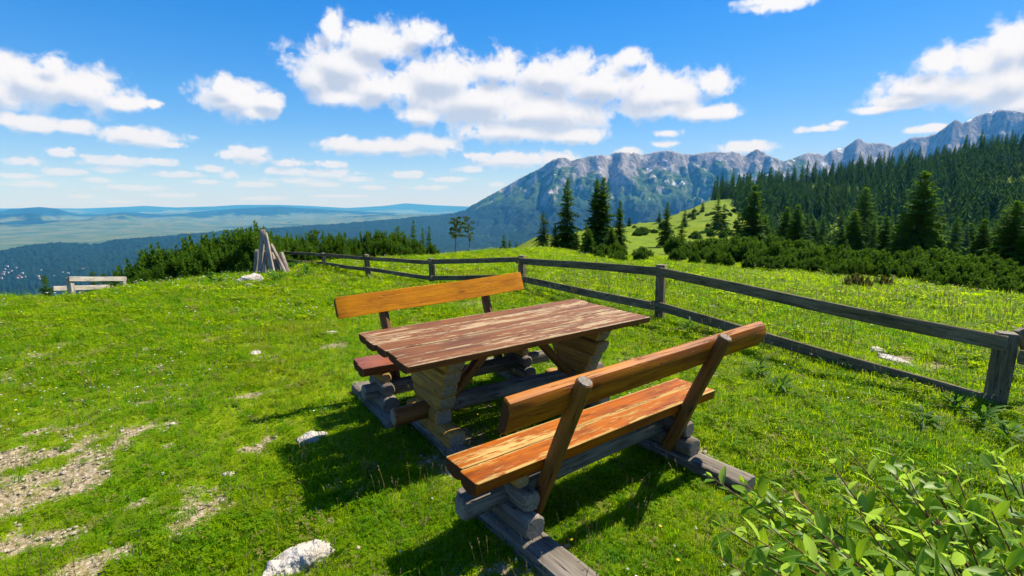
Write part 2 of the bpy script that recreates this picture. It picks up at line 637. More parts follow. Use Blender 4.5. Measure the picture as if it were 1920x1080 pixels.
bm = t.ss(t.m('MULTIPLY_ADD', t.m('SUBTRACT', n5, 0.5), 1.3, t.m('MULTIPLY_ADD', t.m('SUBTRACT', n2, 0.5), 0.9, bare)), 0.42, 0.75)
far_n = t.m('ADD', t.m('MULTIPLY', n2, 0.5), t.noise(flat, 2.2, 5, 0.7))
bsdf(t, out, t.mix(bm, turf, soil), 0.95, 0.1, far_n, 0.9, 0.06)

# ------------------------------------------------------------------ valley, forested slopes and the mountain
_RG = [(-500, 480), (-200, 476), (0, 473), (45, 464), (100, 457), (180, 460), (225, 451), (300, 445), (375, 439), (465, 431), (500, 430), (560, 426), (637, 421), (740, 412),
       (817, 405), (850, 401), (873, 396), (882, 388), (909, 371), (938, 355), (976, 333), (1011, 316), (1034, 300), (1052, 294), (1064, 297), (1070, 301), (1102, 293),
       (1128, 289), (1140, 292), (1154, 284), (1180, 285), (1192, 286), (1204, 290), (1224, 285), (1250, 281), (1262, 282), (1274, 287), (1300, 289),
       (1323, 285), (1341, 284), (1358, 285), (1373, 283), (1387, 287), (1397, 292), (1408, 284), (1419, 279), (1431, 284), (1440, 290), (1470, 302),
       (1490, 295), (1515, 285), (1535, 287), (1547, 291), (1560, 280), (1585, 275), (1598, 265), (1610, 258), (1625, 267), (1655, 267), (1675, 275), (1710, 257), (1735, 255),
       (1755, 250), (1775, 235), (1792, 222), (1805, 230), (1835, 215), (1875, 204), (1905, 207), (1940, 214), (2100, 236), (2500, 280)]
_RG_AZ = np.array([azel(*p)[0] for p in _RG])
_RG_EL = np.array([azel(*p)[1] for p in _RG])
VALLEY_Z = -250.0


def mountain_z(az, r):
    az, r = np.broadcast_arrays(np.asarray(az, float), np.asarray(r, float))
    px = px_of_az(az)
    el = np.interp(az, _RG_AZ, _RG_EL)
    high = sstep(px, 700, 1000)
    R = np.interp(px, [-500, 0, 400, 880, 1050, 1440, 1520, 2500], [2900, 3000, 3500, 4500, 4300, 4700, 5200, 5400])
    R = R + (fbm(px / 60, px * 0, 3, 3) - 0.5) * 500 * high
    zr = CAM_H + R * np.tan(el)
    r0 = 1100.0
    t = np.clip((r - r0) / (R - r0), 0, 1)
    prof = (0.20 * t + 0.22 * t ** 2 + 0.58 * t ** 4.5) * high + t ** 2.2 * (1 - high)
    H = zr - VALLEY_Z
    z = VALLEY_Z + H * prof
    # spurs and gullies, carved down from the profile
    wx = px / 185 + (fbm(px / 90, r / 900, 3, 21) - 0.5) * 1.2
    # buttresses that run down from the summits, each leaning its own way
    pw = px + (fbm(px / 70, r / 420, 5, 14, 0.55) - 0.5) * 170
    spur = np.zeros_like(pw)
    for c, k, w_ in ((840, -60, 70), (945, 50, 60), (1048, 70, 46), (1085, -40, 26), (1140, -60, 34), (1196, 50, 44), (1258, -80, 40), (1300, 20, 22), (1345, 60, 36), (1418, -40, 40), (1470, 20, 26), (1518, 60, 34),
                     (1608, -50, 44), (1655, 30, 26), (1712, 40, 36), (1795, -40, 44), (1880, 50, 50), (1990, 0, 60), (2140, 0, 80), (2320, 0, 90)):
        d_ = np.abs(pw - c - k * (1 - t) * 1.6) / (w_ * (1 + 0.9 * (1 - t)))
        spur = np.maximum(spur, np.clip(1 - d_, 0, 1) ** 0.9)
    spur = 0.8 * spur + 0.2 * ridged(wx, r / 1700, 4, 8, 0.55)
    gul = ridged(px / 46 + (fbm(px / 50, r / 420, 4, 4) - 0.5) * 2.6 + r / 1400, r / 620, 4, 28, 0.6)
    rough = fbm(px / 9, r / 60, 4, 55, 0.6)
    env = np.clip(t * 1.7 - 0.55, 0, 1) * (1 - t ** 10) * high
    z = z - H * env * ((1 - spur) * 0.36 + (1 - gul) * 0.17)
    z = z + (rough - 0.5) * 70 * env * (1 - t ** 3) * H / 700
    # stepped cliff bands of the limestone
    lay = np.abs(((z + 60 * fbm(px / 70, r / 500, 2, 91)) / 85) % 1.0 - 0.5)
    z = z + (lay - 0.25) * 46 * env * sstep(z, 40, 160) * (1 - t ** 6)
    back = np.maximum(0, r - R)
    return z - back * 0.8, t, R


def build_polar(name, az, rr, zfun, mat, kind='structure'):
    A, Rr = np.meshgrid(az, rr)
    Z = zfun(A, Rr)
    X, Y = Rr * np.sin(A), Rr * np.cos(A)
    nA, nR = len(az), len(rr)
    V = np.stack([X, Y, Z], -1).reshape(-1, 3)
    i, j = np.meshgrid(np.arange(nR - 1), np.arange(nA - 1), indexing='ij')
    F = np.stack([i * nA + j, i * nA + j + 1, (i + 1) * nA + j + 1, (i + 1) * nA + j], -1).reshape(-1, 4)
    me = npmesh(name, V, F, [mat], True)
    return tag(link(name, me), kind=kind)


M_MOUNT, t, out = material('limestone_mountain')
geon = t.n('ShaderNodeNewGeometry')
geo = geon.outputs['Position']
sp = t.n('ShaderNodeSeparateXYZ', {0: geo})
nz = t.n('ShaderNodeSeparateXYZ', {0: geon.outputs['Normal']}).outputs[2]
nA = t.noise(geo, 0.0022, 6, 0.62)
nB = t.noise(geo, 0.012, 6, 0.65)
nC = t.noise(t.scaled(geo, (1, 1, 0.25)), 0.03, 5, 0.65)
rock = t.mix(t.ss(nC, 0.35, 0.65), (0.145, 0.138, 0.140), (0.33, 0.312, 0.295))
rock = t.mix(t.ss(nB, 0.56, 0.66), rock, (0.46, 0.44, 0.41))
grassy = t.mix(t.ss(nB, 0.4, 0.6), (0.026, 0.070, 0.016), (0.060, 0.120, 0.028))
hgt = t.m('MULTIPLY_ADD', t.m('SUBTRACT', nA, 0.5), 1300.0, sp.outputs[2])
hgt = t.m('MULTIPLY_ADD', t.m('SUBTRACT', nB, 0.5), 900.0, hgt)
veg = t.m('MULTIPLY_ADD', nz, 420.0, t.m('MULTIPLY', hgt, -1.0))
col = t.mix(t.ss(veg, 0, 150), rock, grassy)
wood = t.mix(t.ss(t.noise(geo, 0.03, 5, 0.7), 0.35, 0.65), (0.003, 0.018, 0.010), (0.009, 0.036, 0.016))
clear = t.ss(t.noise(t.scaled(geo, (1, 1, 0)), 0.0021, 3, 0.5), 0.66, 0.70)
hw = t.m('MULTIPLY_ADD', t.m('SUBTRACT', nB, 0.5), 150.0, sp.outputs[2])
hw = t.m('MULTIPLY_ADD', t.m('SUBTRACT', nA, 0.5), 160.0, hw)
col = t.mix(t.ss(hw, 70, -40), col, wood)
col = t.mix(t.m('MULTIPLY', clear, t.ss(sp.outputs[2], -170, -215)), col, (0.07, 0.14, 0.04))
snow = t.m('MULTIPLY', t.ss(t.noise(geo, 0.0075, 5, 0.6), 0.63, 0.65), t.m('MULTIPLY', t.ss(nz, 0.50, 0.66), t.ss(sp.outputs[2], 130, 190)))
col = t.mix(snow, col, (0.80, 0.82, 0.86))
bsdf(t, out, col, 0.95, 0.1, t.m('ADD', nC, t.noise(geo, 0.05, 5, 0.7)), 1.0, 14.0)


def mount_fun(A, Rr):
    z, tt, R = mountain_z(A, Rr)
    # the tree tops of the woods roughen the surface
    px = px_of_az(A)
    woods = (1 - sstep(z, -40, 60))
    return z + woods * (vnoise(px / 2.1, Rr / 14, 66) * 9 + vnoise(px / 6, Rr / 60, 67) * 7)


def build_mountain():
    px = np.arange(-480, 2480, 2.3)
    az = np.arctan((px - 960) / (FPX * math.cos(PITCH)))
    rr = np.concatenate([np.geomspace(620, 2400, 80, endpoint=False), np.linspace(2400, 5600, 230), np.linspace(5700, 7000, 8)])
    build_polar('mountain', az, rr, mount_fun, M_MOUNT)


# far valley: fields, wood lots, hill ranges
_FAR1 = [(-500, 396), (0, 397), (20, 392), (45, 390), (75, 388), (105, 391), (130, 398), (160, 404), (195, 401), (230, 397), (262, 398), (300, 401), (370, 397), (400, 394), (450, 391), (520, 387), (600, 392), (700, 398), (800, 401), (900, 398), (1300, 395)]
_FAR2 = [(-500, 389), (0, 391), (60, 390), (150, 391), (230, 388), (270, 386), (330, 389), (400, 387), (450, 384), (520, 384), (580, 386), (650, 390), (720, 386), (760, 381), (820, 385), (900, 388), (1300, 388)]


_FAR0 = [(-500, 404), (0, 402), (60, 400), (110, 411), (150, 413), (190, 404), (230, 399), (262, 406), (290, 412), (420, 413), (560, 411), (640, 406), (720, 402), (820, 402), (900, 402), (1300, 402)]


def valley_fun(A, Rr):
    px = px_of_az(A)
    X, Y = Rr * np.sin(A), Rr * np.cos(A)
    z = VALLEY_Z - 4 + 0 * X
    nb = ridged(X / 2600, Y / 2600, 4, 15)
    z = z + np.clip(nb - 0.55, 0, 1) * 260 * sstep(Rr, 5500, 8500)
    for pts, R, wd, sd in ((_FAR0, 9000, 800, 9), (_FAR1, 12000, 1700, 2), (_FAR2, 21000, 2500, 6)):
        a = [azel(*p)[0] for p in pts]
        e = [azel(*p)[1] for p in pts]
        Rj = R + (fbm(px / 80, 0 * px, 3, sd) - 0.5) * 0.18 * R
        top = CAM_H + Rj * np.tan(np.interp(A, a, e)) - VALLEY_Z
        g = np.exp(-((Rr - Rj) / wd) ** 2)
        bump = top * g * (1 - 0.35 * (1 - ridged(px / 30, Rr / 1500, 3, sd + 3)) * (1 - g ** 6))
        z = np.maximum(z, VALLEY_Z + bump)
    return z - np.maximum(0, Rr - 23500) * 0.2


M_VALLEY, t, out = material('valley_fields')
geo = t.scaled(t.n('ShaderNodeNewGeometry').outputs['Position'], (1, 1, 0))
geo3 = t.n('ShaderNodeSeparateXYZ', {0: t.n('ShaderNodeNewGeometry').outputs['Position']}).outputs[2]
n1 = t.noise(geo, 0.00055, 6, 0.62, 0.4)
n2 = t.noise(geo, 0.004, 5, 0.65)
fld = t.mix(t.ss(n2, 0.4, 0.62), (0.045, 0.085, 0.022), (0.115, 0.135, 0.050))
wd = t.m('MULTIPLY_ADD', geo3, 0.0018, t.m('MULTIPLY_ADD', n2, 0.18, n1))
col = t.mix(t.ss(wd, 0.235, 0.29), fld, (0.006, 0.024, 0.014))
bsdf(t, out, col, 0.95, 0.05)


def build_valley():
    px = np.arange(-560, 1340, 2.6)
    az = np.arctan((px - 960) / (FPX * math.cos(PITCH)))
    rr = np.concatenate([np.geomspace(560, 7000, 60, endpoint=False), np.geomspace(7000, 25000, 190)])
    build_polar('valley', az, rr, valley_fun, M_VALLEY)


build_meadow()
build_mountain()
build_valley()

# ------------------------------------------------------------------ haze
HAZE_D = 9.0e-5
hz = bpy.data.materials.new('valley_haze')
hz.use_nodes = True
hz.node_tree.nodes.clear()
hz.cycles.homogeneous_volume = True
t = NT(hz.node_tree)
out = t.n('ShaderNodeOutputMaterial')
vol = t.n('ShaderNodeVolumePrincipled')
vol.inputs['Color'].default_value = (0.07, 0.40, 1.0, 1)
vol.inputs['Absorption Color'].default_value = (1, 1, 1, 1)
vol.inputs['Density'].default_value = HAZE_D
vol.inputs['Density Attribute'].default_value = ''
vol.inputs['Anisotropy'].default_value = 0.0
t.set(out.inputs['Volume'], vol.outputs[0])
hx, hy0, hy1, hz0, hz1 = 27000, -1500, 27500, -760, 1300
hv = [(-hx, hy0, hz0), (hx, hy0, hz0), (hx, hy1, hz0), (-hx, hy1, hz0), (-hx, hy0, hz1), (hx, hy0, hz1), (hx, hy1, hz1), (-hx, hy1, hz1)]
hf = [[0, 3, 2, 1], [4, 5, 6, 7], [0, 1, 5, 4], [1, 2, 6, 5], [2, 3, 7, 6], [3, 0, 4, 7]]
tag(link('haze', npmesh('haze', hv, hf, [hz], False)), kind='stuff')

# ------------------------------------------------------------------ wood materials
def wood(name, ca, cb, worn=(0.5, 0.38, 0.22), wear=0.0, rough=0.6, spec=0.3, coat=0.0, crack=0.6, edge=None, grainscale=1.0, flake=0.06):
    m, t, out = material(name)
    oi = t.n('ShaderNodeObjectInfo')
    rnd = oi.outputs['Random']
    co = t.n('ShaderNodeTexCoord').outputs['Object']
    off = t.n('ShaderNodeCombineXYZ', {0: t.m('MULTIPLY', rnd, 37.0), 1: t.m('MULTIPLY', rnd, 11.0), 2: t.m('MULTIPLY', rnd, 5.0)}).outputs[0]
    p = t.v('ADD', co, off)
    g = t.noise(t.scaled(p, (2.2 * grainscale, 42, 42)), 1.0, 5, 0.6, 0.4)
    g2 = t.noise(t.scaled(p, (1.2, 9, 9)), 1.0, 4, 0.6, 0.6)
    col = t.mix(t.ss(t.m('ADD', t.m('MULTIPLY', g, 0.6), t.m('MULTIPLY', g2, 0.4)), 0.34, 0.64), ca, cb)
    # knots
    kv = t.n('ShaderNodeTexVoronoi', {'Vector': t.scaled(p, (3.2, 9, 9)), 'Scale': 1.0, 'Randomness': 1.0})
    kd = kv.outputs['Distance']
    pick = t.n('ShaderNodeSeparateColor', {0: kv.outputs['Color']}).outputs[0]
    knot = t.m('MULTIPLY', t.ss(kd, 0.20, 0.07), t.ss(pick, 0.35, 0.4))
    col = t.mix(t.m('MULTIPLY', knot, 0.65), col, tuple(c * 0.35 for c in ca))
    # long drying cracks
    cr = t.noise(t.scaled(p, (1.1, 26, 26)), 1.0, 3, 0.5, 0.2)
    crk = t.m('MULTIPLY', t.ss(t.m('ABSOLUTE', t.m('SUBTRACT', cr, 0.5)), 0.012, 0.002), crack)
    col = t.mix(crk, col, tuple(c * 0.22 for c in ca))
    dirt = t.noise(t.scaled(p, (2.5, 7, 7)), 1.0, 5, 0.65)
    col = t.mix(t.ss(dirt, 0.42, 0.72, 0, 0.62), col, tuple(c * 0.42 + 0.008 for c in ca))
    rgh = rough
    if wear > 0:
        w1 = t.noise(t.scaled(p, (2.6, 17, 17)), 1.0, 6, 0.68, 0.5)
        w2 = t.noise(t.scaled(p, (9, 60, 60)), 1.0, 4, 0.7)
        w3 = t.noise(t.scaled(p, (0.8, 3.0, 3.0)), 1.0, 2, 0.5)
        ws = t.m('ADD', t.m('ADD', t.m('MULTIPLY', w1, 0.44), t.m('MULTIPLY', w2, 0.34)), t.m('MULTIPLY', w3, 0.34))
        thr = 0.74 - wear * 0.28
        mask = t.ss(ws, thr, thr + flake)
        if edge:      # seam highlights painted in as broken worn-pale lines along the plank's long edges
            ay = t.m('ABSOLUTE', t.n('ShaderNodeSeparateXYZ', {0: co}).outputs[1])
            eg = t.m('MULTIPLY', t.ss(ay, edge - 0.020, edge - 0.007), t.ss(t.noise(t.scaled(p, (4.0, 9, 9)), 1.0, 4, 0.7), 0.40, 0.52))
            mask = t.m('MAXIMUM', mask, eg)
        up = t.n('ShaderNodeSeparateXYZ', {0: t.n('ShaderNodeTexCoord').outputs['Normal']}).outputs[2]
        mask = t.m('MULTIPLY', mask, t.ss(up, 0.25, 0.75))
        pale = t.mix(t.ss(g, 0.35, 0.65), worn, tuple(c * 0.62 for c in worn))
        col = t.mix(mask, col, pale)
        rgh = t.m('MULTIPLY_ADD', mask, 0.8 - rough, rough)
    hgt = t.m('ADD', t.m('MULTIPLY', g, 0.5), t.m('MULTIPLY', crk, -0.9))
    bsdf(t, out, col, rgh, spec, hgt, 0.7, 0.006, coat=coat)
    return m


def end_grain(name, ca, cb, crack=0.8):
    m, t, out = material(name)
    rnd = t.n('ShaderNodeObjectInfo').outputs['Random']
    co = t.n('ShaderNodeTexCoord').outputs['Object']
    yz = t.scaled(co, (0, 1, 1))
    wob = t.noise(t.v('ADD', yz, t.n('ShaderNodeCombineXYZ', {0: rnd}).outputs[0]), 14, 2, 0.5)
    d = t.m('MULTIPLY_ADD', wob, 0.03, t.v('LENGTH', yz))
    rings = t.m('SINE', t.m('MULTIPLY', d, 620.0))
    col = t.mix(t.m('MULTIPLY_ADD', rings, 0.35, 0.5), ca, cb)
    s = t.n('ShaderNodeSeparateXYZ', {0: yz})
    ang = t.m('ARCTAN2', s.outputs[1], s.outputs[2])
    cv = t.n('ShaderNodeCombineXYZ', {0: t.m('COSINE', ang), 1: t.m('SINE', ang), 2: t.m('MULTIPLY', rnd, 30.0)}).outputs[0]
    cn = t.noise(cv, 3.2, 2, 0.5)
    ck = t.m('MULTIPLY', t.ss(t.m('ABSOLUTE', t.m('SUBTRACT', cn, 0.5)), 0.018, 0.004), crack)
    gn = t.noise(co, 60, 4, 0.7)
    col = t.mix(t.ss(gn, 0.3, 0.7, 0, 0.5), col, tuple(c * 0.6 for c in ca))
    col = t.mix(ck, col, (0.03, 0.025, 0.02))
    bsdf(t, out, col, 0.9, 0.15, t.m('SUBTRACT', gn, ck), 0.6, 0.006)
    return m


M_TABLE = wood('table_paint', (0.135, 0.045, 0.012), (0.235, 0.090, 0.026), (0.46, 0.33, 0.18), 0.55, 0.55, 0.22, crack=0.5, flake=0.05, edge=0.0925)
M_SEAT = wood('orange_stain', (0.27, 0.055, 0.001), (0.40, 0.110, 0.0015), (0.50, 0.33, 0.10), 0.58, 0.55, 0.14, edge=0.074)
M_SEATRED = wood('red_stain', (0.20, 0.052, 0.016), (0.28, 0.080, 0.022), (0.5, 0.36, 0.2), 0.14, 0.42, 0.45)
M_BACK = wood('bright_orange_stain', (0.66, 0.21, 0.002), (0.80, 0.31, 0.004), wear=0.0, rough=0.6, spec=0.15, crack=0.55)
M_BACKLOG = wood('brown_orange_log', (0.20, 0.050, 0.005), (0.42, 0.145, 0.005), (0.52, 0.34, 0.11), 0.70, 0.55, 0.14)
M_POST = wood('brown_post', (0.13, 0.050, 0.010), (0.24, 0.100, 0.022), wear=0.0, rough=0.55, crack=0.9)
M_YLOG = wood('yellow_log', (0.28, 0.145, 0.026), (0.46, 0.26, 0.055), wear=0.0, rough=0.7, crack=0.7)
M_GREYLOG = wood('grey_log', (0.125, 0.106, 0.082), (0.26, 0.230, 0.188), wear=0.0, rough=0.95, spec=0.04, crack=1.0)
M_FENCE = wood('fence_wood', (0.105, 0.086, 0.048), (0.230, 0.192, 0.115), wear=0.0, rough=0.95, spec=0.05, crack=0.9)
M_PALEWOOD = wood('sunbleached_wood', (0.36, 0.325, 0.27), (0.52, 0.475, 0.41), wear=0.0, rough=0.9, spec=0.1, crack=0.8)
M_STICK = wood('weathered_stick', (0.24, 0.195, 0.155), (0.44, 0.37, 0.30), wear=0.0, rough=0.9, spec=0.1, crack=0.9)
M_END = end_grain('log_end', (0.19, 0.165, 0.13), (0.36, 0.31, 0.25))
M_ENDY = end_grain('yellow_log_end', (0.36, 0.24, 0.10), (0.55, 0.40, 0.20))
M_ENDDARK = end_grain('stained_end', (0.07, 0.024, 0.010), (0.12, 0.045, 0.015))

# ------------------------------------------------------------------ picnic table
def p_hewn(a, b, seed=0, n=16):
    """a log hewn flat on its sides: superellipse, half width a, half height b"""
    rnd = random.Random(seed)
    out = []
    for k in range(n):
        an = 2 * PI * (k + .5) / n
        c, s = math.cos(an), math.sin(an)
        out.append((math.copysign(abs(c) ** .5, c) * a * rnd.uniform(.96, 1.03), math.copysign(abs(s) ** .5, s) * b * 1.08))
    return out


def p_slab():
    return [(-.088, 0), (-.09, -.006), (-.086, -.026), (-.062, -.052), (-.02, -.064), (.05, -.060), (.082, -.040), (.09, -.010), (.088, 0)]


T_YAW = 0.586


def lm(x, y, z, rz=0.0, ry=0.0, rx=0.0):
    return Matrix.Translation((x, y, z)) @ Euler((rx, ry, rz)).to_matrix().to_4x4()


def child(parent, name, mesh, local):
    o = bpy.data.objects.new(name, mesh)
    COL.objects.link(o)
    o.parent = parent
    o.matrix_basis = local
    return o


def between(a, b, up=(0, 0, 1)):
    m, L = frame_between(a, b, up)
    return m, L


def picnic_table():
    t = empty('picnic_table', (-0.007, 3.702, 0), T_YAW)
    tag(t, 'reddish brown plank picnic table with flaking paint and log trestles between two benches', 'picnic table')
    rnd = random.Random(3)
    # local x along the table, local -y towards the near bench
    n, w, L = 5, 0.187, 2.06
    for i in range(n):
        y = (i - (n - 1) / 2) * w
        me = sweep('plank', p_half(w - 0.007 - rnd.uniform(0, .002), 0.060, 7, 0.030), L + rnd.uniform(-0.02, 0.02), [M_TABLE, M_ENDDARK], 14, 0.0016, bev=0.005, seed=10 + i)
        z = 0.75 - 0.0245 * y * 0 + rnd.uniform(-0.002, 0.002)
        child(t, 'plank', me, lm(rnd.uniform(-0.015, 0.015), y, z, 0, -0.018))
    lens = [(0.70, 0.638, 0.056), (0.60, 0.533, 0.054), (0.49, 0.428, 0.054), (0.40, 0.325, 0.052), (0.36, 0.222, 0.052), (0.72, 0.130, 0.050), (0.95, 0.040, 0.048)]
    for sx in (-0.66, 0.66):
        for k, (ln, z, r) in enumerate(lens):
            prof = p_hewn(0.066 + 0.004 * (k % 2), r, 20 + k)
            me = sweep('log', prof, ln, [M_YLOG if k not in (6,) else M_GREYLOG, M_END], 8, 0.004, bev=0.012, seed=30 + k + int(sx * 10), endcut=(-0.42 if k < 4 else 0.0, 0.42 if k < 4 else 0.0))
            child(t, 'log', me, lm(sx + rnd.uniform(-.006, .006), rnd.uniform(-.01, .01), z - 0.018 * sx * 0 + (0.012 if sx > 0 else 0.0) * (k < 1), PI / 2))
    me = sweep('stretcher', p_round(0.060, 14, 0, 5), 1.66, [M_GREYLOG, M_END], 12, 0.005, bev=0.01, seed=51)
    child(t, 'stretcher', me, lm(0.115, 0.0, 0.235))
    me = sweep('stretcher_end', p_round(0.063, 14, 0, 6), 0.34, [M_POST, M_END], 4, 0.003, bev=0.01, seed=52)
    child(t, 'stretcher_end', me, lm(-0.79, 0.0, 0.234))
    for s in (-1, 1):
        m, L = between((s * 0.56, -0.03, 0.27), (s * 0.13, -0.03, 0.705))
        me = sweep('brace', p_round(0.043, 10, 0.8, 8), L, [M_POST, M_ENDDARK], 6, 0.003, seed=60 + s)
        child(t, 'brace', me, m)
    return t


def bench(name, label, loc, rz, back_mat, seat_mat, x_seat, back_x, posts, flip, seed, z_back):
    """local y points to the backrest"""
    b = empty(name, loc, rz)
    tag(b, label, 'bench', 'log benches at the picnic table')
    rnd = random.Random(seed)
    L = x_seat[1] - x_seat[0]
    xc = (x_seat[1] + x_seat[0]) / 2
    for k, y in enumerate((-0.076, 0.076)):
        me = sweep('plank', p_half(0.148, 0.085, 7, 0.030), L + rnd.uniform(-.015, .015), [seat_mat, M_ENDDARK], 14, 0.002, bev=0.006, seed=seed + k)
        child(b, 'plank', me, lm(xc + rnd.uniform(-.01, .01), y, 0.43 + rnd.uniform(-.003, .003)))
    for sx in (-0.655, 0.655):
        for k, (y0, y1, z, r) in enumerate(((-0.16, 0.10, 0.315, 0.046), (-0.20, 0.165, 0.232, 0.056), (-0.24, 0.205, 0.122, 0.066))):
            me = sweep('log', p_round(r, 13, 0.92, seed + k), y1 - y0, [M_GREYLOG if k else M_YLOG, M_END if k else M_ENDY], 6, 0.004, bev=0.010, seed=seed + 20 + k)
            child(b, 'log', me, lm(sx + rnd.uniform(-.008, .008), (y0 + y1) / 2, z, PI / 2))
        me = sweep('sleeper', p_round(0.088, 12, 0.62, seed + 7), 0.96, [M_GREYLOG, M_END], 8, 0.003, bev=0.008, seed=seed + 30)
        child(b, 'sleeper', me, lm(sx + (0.012 if sx > 0 else -0.01), 0.08, 0.018, PI / 2))
    me = sweep('stretcher', p_hewn(0.055, 0.050, seed), 1.80, [M_GREYLOG, M_END], 12, 0.005, bev=0.012, seed=seed + 40)
    child(b, 'stretcher', me, lm(0.03 if flip > 0 else 0.08, -0.055, 0.205))
    k = 0.43
    for (px_, zt) in posts:
        z0 = 0.095
        a = (px_, 0.1485 + 0.047 + (z0 - 0.43) * k, z0)
        e = (px_, 0.1485 + 0.047 + (zt - 0.43) * k, zt)
        m, ln = between(a, e, (1, 0, 0))
        me = sweep('back_post', p_round(0.041, 12, 0.93, seed + 9), ln, [M_POST, M_END], 8, 0.003, (1.05, 0.95), bev=0.007, seed=seed + int(px_ * 10))
        child(b, 'back_post', me, m)
    zc = z_back
    yc = 0.1485 + 0.047 + (zc - 0.43) * k - 0.047
    ln = back_x[1] - back_x[0]
    lean = -math.atan(k) * 0.75
    prof = p_slab()
    me = sweep('backrest', prof, ln, [back_mat, M_ENDDARK], 16, 0.004, bev=0.008, seed=seed + 50, endcut=(0.0, 0.0))
    # flat side faces the sitter
    m = Matrix.Translation(((back_x[0] + back_x[1]) / 2, yc - 0.038, zc)) @ Euler((0, back_x[2], 0)).to_matrix().to_4x4() @ Euler((PI / 2 + lean, 0, 0)).to_matrix().to_4x4()
    child(b, 'backrest', me, m)
    return b


picnic_table()
bench('log_bench', 'near log bench with orange flaking seat and round brown backrest turned to the viewer', (0.518, 2.718, 0), 0.647 + PI,
      M_BACKLOG, M_SEAT, (-0.95, 0.95), (-1.20, 0.92, 0.012), ((0.541, 0.892), (-0.581, 0.908)), 1, 100, 0.80)
bench('log_bench', 'far log bench with bright orange plank backrest behind the table', (-0.507, 4.18, 0), 0.574,
      M_BACK, M_SEATRED, (-0.84, 0.95), (-0.90, 0.92, -0.045), ((-0.50, 0.86), (0.52, 0.90)), -1, 200, 0.865)


# ------------------------------------------------------------------ fences
def rail_fence():
    f = empty('rail_fence', (0, 0, 0))
    tag(f, 'dark weathered two rail wooden fence with square posts enclosing the picnic meadow', 'fence')
    spots = [(535, 494, 470), (608, 500, 474), (690, 516, 477), (811, 531, 484), (979, 542, 479), (1235, 606, 496), (1862, 775, 620)]
    tops, P = [], []
    for i, (px_, yb, yt) in enumerate(spots):
        r = [17.6, 15.2, 12.7, 11.2, 10.3, 7.45, 5.70][i]
        p = at_range(px_, yb, r)
        P.append(p)
        tops.append(p.z + height_to(px_, yt, p))
    wid = [.10, .10, .11, .11, .12, .12, .13]
    for i, p in enumerate(P):
        h = tops[i] - p.z + 0.3
        me = sweep('post', p_box(wid[i], wid[i], 0.008), h, [M_FENCE, M_END], 5, 0.003, bev=0.01, seed=300 + i)
        lean = (0.0, 0.0) if i > 3 else (0.03, -0.05)
        ang = 0.5 if i < 4 else 1.03
        m = Matrix.Translation((p.x, p.y, p.z - 0.3 + h / 2)) @ Euler((lean[0], lean[1], 0)).to_matrix().to_4x4() @ Euler((0, -PI / 2, ang if False else 0)).to_matrix().to_4x4()
        m = Matrix.Translation((p.x, p.y, p.z - 0.3 + h / 2)) @ Euler((lean[0], lean[1], -math.atan2(1.9, 3.1) if i > 3 else 0.6)).to_matrix().to_4x4() @ Euler((0, -PI / 2, 0)).to_matrix().to_4x4()
        child(f, 'post', me, m)
    # rails: line-of-sight heights at both ends (centre of the rail), nailed to the camera side of the posts
    rails = [((535, 473), (610, 478)), ((608, 478), (692, 484)), ((690, 483), (812, 491)), ((809, 491), (981, 487)), ((975, 488), (1238, 509)), ((1232, 508), (1860, 638)),
             ((545, 488), (610, 494)), ((606, 494), (692, 504)), ((688, 503), (813, 520)), ((809, 520), (981, 519)), ((975, 521), (1238, 573)), ((1232, 573), (1858, 752))]
    wv = [.085, .09, .09, .105, .125, .125]
    for q, (a, b) in enumerate(rails):
        i = q % 6
        pa, pb = P[i], P[i + 1]
        side = Vector((-(pb - pa).y, (pb - pa).x, 0)).normalized()
        if side.dot(Vector((0, 0, 0)) - pa) < 0:
            side = -side
        o = side * (wid[i] / 2 + 0.024)
        A = Vector((pa.x, pa.y, pa.z + height_to(*a, pa))) + o
        B = Vector((pb.x, pb.y, pb.z + height_to(*b, pb))) + o
        d = (B - A).normalized()
        over = 0.07
        A2, B2 = A - d * over, B + d * (over if i < 5 else 0.03)
        if i % 2:
            A2, B2 = A2 - side * 0.0 + Vector((0, 0, 0.004)), B2 + Vector((0, 0, 0.004))
        m, L = between(A2, B2)
        me = sweep('rail', p_box(0.036 if i % 2 else 0.040, wv[i], 0.006), L, [M_FENCE, M_END], 14, 0.008, bev=0.006, seed=330 + q)
        m = m @ Matrix.Translation((0, (0.003 if i % 2 else -0.003), 0))
        child(f, 'rail', me, m)
    # the next bay, leaving the picture to the right
    pr = P[-1]
    A = Vector((pr.x + 0.02, pr.y - 0.11, pr.z + height_to(1872, 660, pr)))
    B = A + Vector((1.5, -0.9, -0.08))
    m, L = between(A, B)
    child(f, 'rail', sweep('rail', p_box(0.04, 0.115, 0.006), L, [M_FENCE, M_END], 6, 0.004, seed=360), m)
    q = at_range(1960, 800, 6.0)
    a, b = Vector((pr.x + 0.18, pr.y + 0.08, pr.z + 0.62)), Vector((pr.x + 0.55, pr.y + 0.05, pr.z - 0.1))
    m, L = between(a, b, (0, 1, 0))
    child(f, 'brace', sweep('brace', p_box(0.07, 0.05, 0.006), L, [M_FENCE, M_END], 4, 0.003, seed=361), m)
    return P


FENCE_P = rail_fence()


